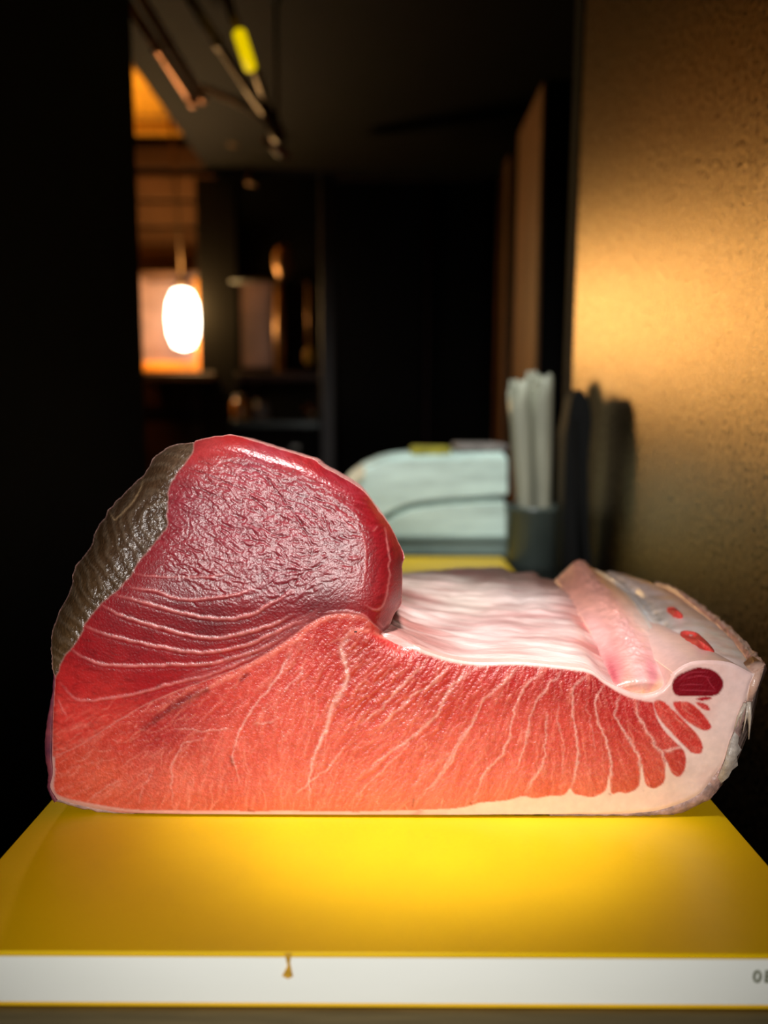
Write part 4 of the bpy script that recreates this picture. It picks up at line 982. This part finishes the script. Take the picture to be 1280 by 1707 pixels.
patch(0, 0, [(1136, 1060), (1144, 1057), (1160, 1060), (1170, 1068), (1182, 1080), (1188, 1090), (1176, 1091), (1160, 1084), (1146, 1074), (1138, 1067)], 'red muscle patch on the fat shoulder')
patch(0, 0, [(1113, 1018), (1122, 1017), (1132, 1024), (1137, 1030), (1126, 1030), (1118, 1024)], 'small faint red patch further back')

# fin muscle: smooth tongue of pink flesh lying along the cavity
leftR = [(1066, 1163, .511), (1042, 1157, .511), (1018, 1143, .514), (1006, 1112, .545), (996, 1080, .585), (975, 1040, .64), (950, 1002, .72), (924, 968, .80)]
rightR = [(1076, 1163, .511), (1098, 1158, .511), (1117, 1140, .514), (1115, 1102, .545), (1100, 1066, .585), (1076, 1028, .65), (1046, 990, .73), (1008, 962, .81)]
def finc(U, V_, G):
    c = mixf([(.5, .03), (.2, .1), (.8, .1), (.5, .2), (.15, .3), (.85, .3), (.5, .45), (.1, .55), (.9, .6), (.5, .75), (.2, .85), (.9, .9), (.5, 1), (.7, .22)],
             [(238, 178, 140), (232, 170, 146), (240, 182, 148), (232, 176, 172), (216, 130, 132), (236, 186, 182), (226, 168, 164), (226, 166, 162), (240, 208, 202), (236, 168, 154), (232, 164, 148), (234, 196, 188), (238, 172, 152), (222, 132, 140)], U, V_)
    n1 = n3(G * np.array([2.2, 1, 1]), 45, 6.)
    c = c * (1 + .16 * n1[..., None])
    k = np.exp(-((U - .10 - .03 * n1) / .06) ** 2) * np.exp(-((V_ - .27) / .10) ** 2); k = k[..., None] * .65
    c = c * (1 - k) + S((176, 40, 66)) * k
    k = np.clip((U - .90) / .04, 0, 1) * np.clip(V_ * 6 - .6, 0, 1); k = k[..., None] * .8
    c = c * (1 - k) + S((244, 238, 234)) * k
    return np.clip(c, .01, .92)
def finh(U, V_, G):
    dome = np.sin(np.pi * U) ** .85
    hm = np.interp(V_, [0, .05, .15, .4, .7, 1], [0, .003, .005, .0055, .007, .009])
    peak = .012 * np.exp(-((V_ - 1) / .12) ** 2) * np.exp(-((U - .45) / .28) ** 2)
    lump = np.exp(-((U - .48 + .0 * V_) / .16) ** 2) * np.clip((V_ - .22) * 5, 0, 1) * (.0032 * np.abs(n3(G, 170, 1.)) + .0016 * n3(G, 320, 8.))
    return hm * dome + peak + lump + .0006 * n3(G, 70, 2.)
o, _ = sheet('fin_muscle', rightR, leftR, 90, 160, lambda U, V_, G: finc(1 - U, V_, G), M['fin'], lambda U, V_, G: finh(1 - U, V_, G), skirt=0.018)
o['label'] = 'smooth pink tongue of muscle with glistening crest'

# pale rind along the outer right edge, then skin down the side
def ribbon(name, inner, outer, m, depth_in, label, jag=0.0, seed=0, back=0.26, taper=.8):
    """rind strip: front band between two outlines on the cut plane, running back along the block"""
    rs2 = np.random.RandomState(seed)
    ic = crom(inner, n=14); oc = crom(outer, n=14); n = len(ic)
    if len(oc) != n: oc = oc[np.linspace(0, len(oc) - 1, n).astype(int)]
    tdir = np.gradient(oc[:, :2], axis=0); nn = np.stack([-tdir[:, 1], tdir[:, 0]], -1); nn /= np.linalg.norm(nn, axis=1)[:, None] + 1e-6
    j = np.convolve(rs2.randn(n), [.3, .5, .3], 'same') * jag; j[0] = j[-1] = 0; oc[:, :2] += nn * j[:, None]
    pi_ = P(ic[:, 0], ic[:, 1], ic[:, 2] + depth_in); po = P(oc[:, 0], oc[:, 1], oc[:, 2])
    mid = (pi_ + po) / 2; mid[:, 1] -= .0006 + .0006 * rs2.rand(n)
    rows = [pi_ + np.array([0, .004, 0]), pi_, mid, po]
    for f in (.03, .12, .3, .6, 1.0):
        q = po.copy(); q[:, 1] += back * f; q[:, 2] = BT + (q[:, 2] - BT) * (1 - (1 - taper) * f ** 1.5) 
        q[:, 0] += -.01 * f + .0012 * rs2.randn(n) * (f < 1); rows.append(q)
    A_ = np.stack(rows); A_[..., 2] = np.maximum(A_[..., 2], BT + .0004)
    k = len(rows); idx = np.arange(k * n).reshape(k, n)
    F = np.stack([idx[:-1, :-1], idx[:-1, 1:], idx[1:, 1:], idx[1:, :-1]], -1).reshape(-1, 4)
    o = rawmesh(name, A_.reshape(-1, 3), F, np.tile(S((170, 140, 132)), (k * n, 1)), m, tuna); o['label'] = label
    return o
dd = D0 + .0005
rib_in = [(1256, 1128), (1249, 1142), (1239, 1172), (1230, 1192), (1219, 1222), (1207, 1262), (1189, 1290), (1160, 1324), (1108, 1346), (1066, 1353), (1000, 1357), (900, 1359), (780, 1360), (650, 1361), (520, 1361), (388, 1361), (290, 1359), (217, 1355), (145, 1343), (98, 1331)]
rib_out = [(1264, 1130), (1256, 1152), (1252, 1178), (1243, 1198), (1233, 1228), (1229, 1262), (1208, 1300), (1180, 1334), (1118, 1361), (1070, 1366), (1000, 1368), (900, 1366), (780, 1366), (650, 1366), (520, 1367), (388, 1366), (290, 1364), (217, 1362), (145, 1350), (92, 1336)]
ribbon('skin_layer', [(x, y, dd) for x, y in rib_in], [(x, y, dd + .002) for x, y in rib_out], M['skin'], .001, 'ragged grey skin under the fat', jag=1.5, seed=4)
ribbon('skin_edge', [(96, 1335, dd), (86, 1314, dd), (90, 1290, dd), (88, 1262, dd), (89, 1200, dd), (91, 1160, dd), (93, 1128, dd)],
       [(90, 1338, dd + .002), (79, 1315, dd + .002), (80, 1290, dd + .002), (75, 1255, dd + .003), (77, 1210, dd + .002), (86, 1160, dd + .002), (90, 1120, dd + .002)],
       mat('purple_skin', (92, 44, 62), .35, coat=.5, noise=.8, nscale=60, col2=(150, 70, 76), bump=.4, bscale=200), .001, 'purple skin edge at the left', jag=.5, seed=6, back=.24)
# outer rind of the shoulder: strip beside the rim going back, overhanging the side
ri = np.array([(1256, 1127, .507), (1238, 1090, .545), (1205, 1052, .60), (1155, 1012, .67), (1118, 986, .73), (1090, 976, .78)], float)
ro = np.array([(1277, 1107, .509), (1256, 1085, .550), (1218, 1046, .605), (1164, 1005, .675), (1122, 979, .735), (1092, 971, .785)], float)
ic = crom(ri, n=14); oc = crom(ro, n=14); n = len(ic)
rs3 = np.random.RandomState(9)
pin, pout = P(ic[:, 0], ic[:, 1], ic[:, 2]), P(oc[:, 0], oc[:, 1], oc[:, 2])
rows = [pin + (0, 0, -.002)]
for f in np.linspace(0, 1, 7):
    q = pin * (1 - f) + pout * f; q[:, 2] += .0016 * math.sin(math.pi * f) + .0010 * rs3.randn(n) * (.3 + f * .7); q[:, 0] += .0008 * rs3.randn(n) * f; rows.append(q)
for (dz, dx_) in ((-.004, .0015), (-.018, -.004), (-.045, -.008), (-.075, -.016)):
    q = pout.copy(); q[:, 2] += dz; q[:, 0] += dx_ + .0012 * rs3.randn(n); rows.append(q)
A_ = np.stack(rows); k = len(rows); idx = np.arange(k * n).reshape(k, n)
A_[..., 2] = np.maximum(A_[..., 2], BT + .002)
F = np.stack([idx[:-1, :-1], idx[1:, :-1], idx[1:, 1:], idx[:-1, 1:]], -1).reshape(-1, 4)
cc = np.tile(S((228, 170, 150)), (k, n, 1)).reshape(k, n, 3); cc[4:7] = S((222, 186, 168)); cc[8:] = S((176, 150, 138)); cc *= 1 + .15 * rs3.randn(k, n, 1)
o = rawmesh('outer_rind', A_.reshape(-1, 3), F, np.clip(cc, .02, .9).reshape(-1, 3), M['fat'], tuna); o['label'] = 'peach coloured rind along the outer right edge'
# face of the rind at the front: small wedge between fat and corner
bm = bmesh.new()
wp = [(1256, 1122), (1279, 1106), (1268, 1133), (1262, 1150), (1254, 1168), (1247, 1186), (1242, 1172), (1250, 1142)]
f = [bm.verts.new(V(x, y, D0 + .0006)) for x, y in wp]; g_ = [bm.verts.new(V(x, y, D0 + .0006) + Vector((0, .02, 0))) for x, y in wp]
bm.faces.new(f); bm.faces.new(g_[::-1])
for i in range(len(wp)): bm.faces.new((f[i], g_[i], g_[(i + 1) % len(wp)], f[(i + 1) % len(wp)]))
bmesh.ops.bevel(bm, geom=bm.edges[:], offset=.0012, segments=2, affect='EDGES')
o = bmobj('rind_corner', bm, mat('rind', (206, 168, 150), .45, coat=.3, noise=.5, nscale=140, col2=(176, 134, 118), bump=.7, bscale=260), tuna, True); o['label'] = 'peach rind corner at the far right'
# hanging shreds
for pts, r in (([(1242, 1172), (1236, 1190), (1232, 1212)], .0014), ([(1246, 1176), (1243, 1198), (1238, 1222)], .0011), ([(1248, 1170), (1250, 1196), (1248, 1232)], .0018),
               ([(1240, 1178), (1230, 1196), (1224, 1216)], .0016), ([(1250, 1180), (1246, 1190), (1247, 1206)], .0012)):
    P3 = [V(x, y, D0 - .001 + .001 * i) for i, (x, y) in enumerate(pts)]
    tube('skin_shred', P3, [r * .9, r * .6, r * .2], M['shred'], tuna, seg=8)
bm = bmesh.new()   # greyish flap of torn skin low on the right
wp = [(1216, 1236), (1224, 1220), (1232, 1228), (1230, 1240), (1236, 1250), (1228, 1262), (1230, 1276), (1220, 1284), (1214, 1296), (1202, 1306), (1196, 1296), (1208, 1268)]
f = [bm.verts.new(V(x, y, D0 - .0005 - .0008 * (i % 2))) for i, (x, y) in enumerate(wp)]; g_ = [bm.verts.new(V(x, y, D0 + .004)) for x, y in wp]
bm.faces.new(f); bm.faces.new(g_[::-1])
for i in range(len(wp)): bm.faces.new((f[i], g_[i], g_[(i + 1) % len(wp)], f[(i + 1) % len(wp)]))
o = bmobj('skin_flap', bm, mat('flap_grey', (188, 178, 168), .4, coat=.4, noise=.6, nscale=200, col2=(140, 126, 118), bump=.8, bscale=300), tuna, True); o['label'] = 'torn grey skin flap'
# small vein opening at the top of the pale seam
bm = bmesh.new()
o = tube('vein_ring', [V(594 + (10 + 1.5 * math.cos(3 * t_)) * math.cos(t_), 1050 + (5 + math.sin(2 * t_)) * math.sin(t_) + 2 * math.cos(t_), D0 - .0024) for t_ in np.linspace(0, 2 * math.pi, 14)], .0011, mat('vein_pink', (214, 96, 88), .35, coat=.5, noise=.1), tuna, seg=8)
o['label'] = 'pale vein opening at the top of the seam'
o = lathe('vein_hole', [(.0005, -.0009), (.0020, -.0005), (.0020, .0005), (.0005, .0009)], V(593, 1052, D0 - .0018), mat('vein_dark', (40, 8, 10), .6, noise=.1), tuna, seg=12); o['label'] = 'dark inside of the vein'
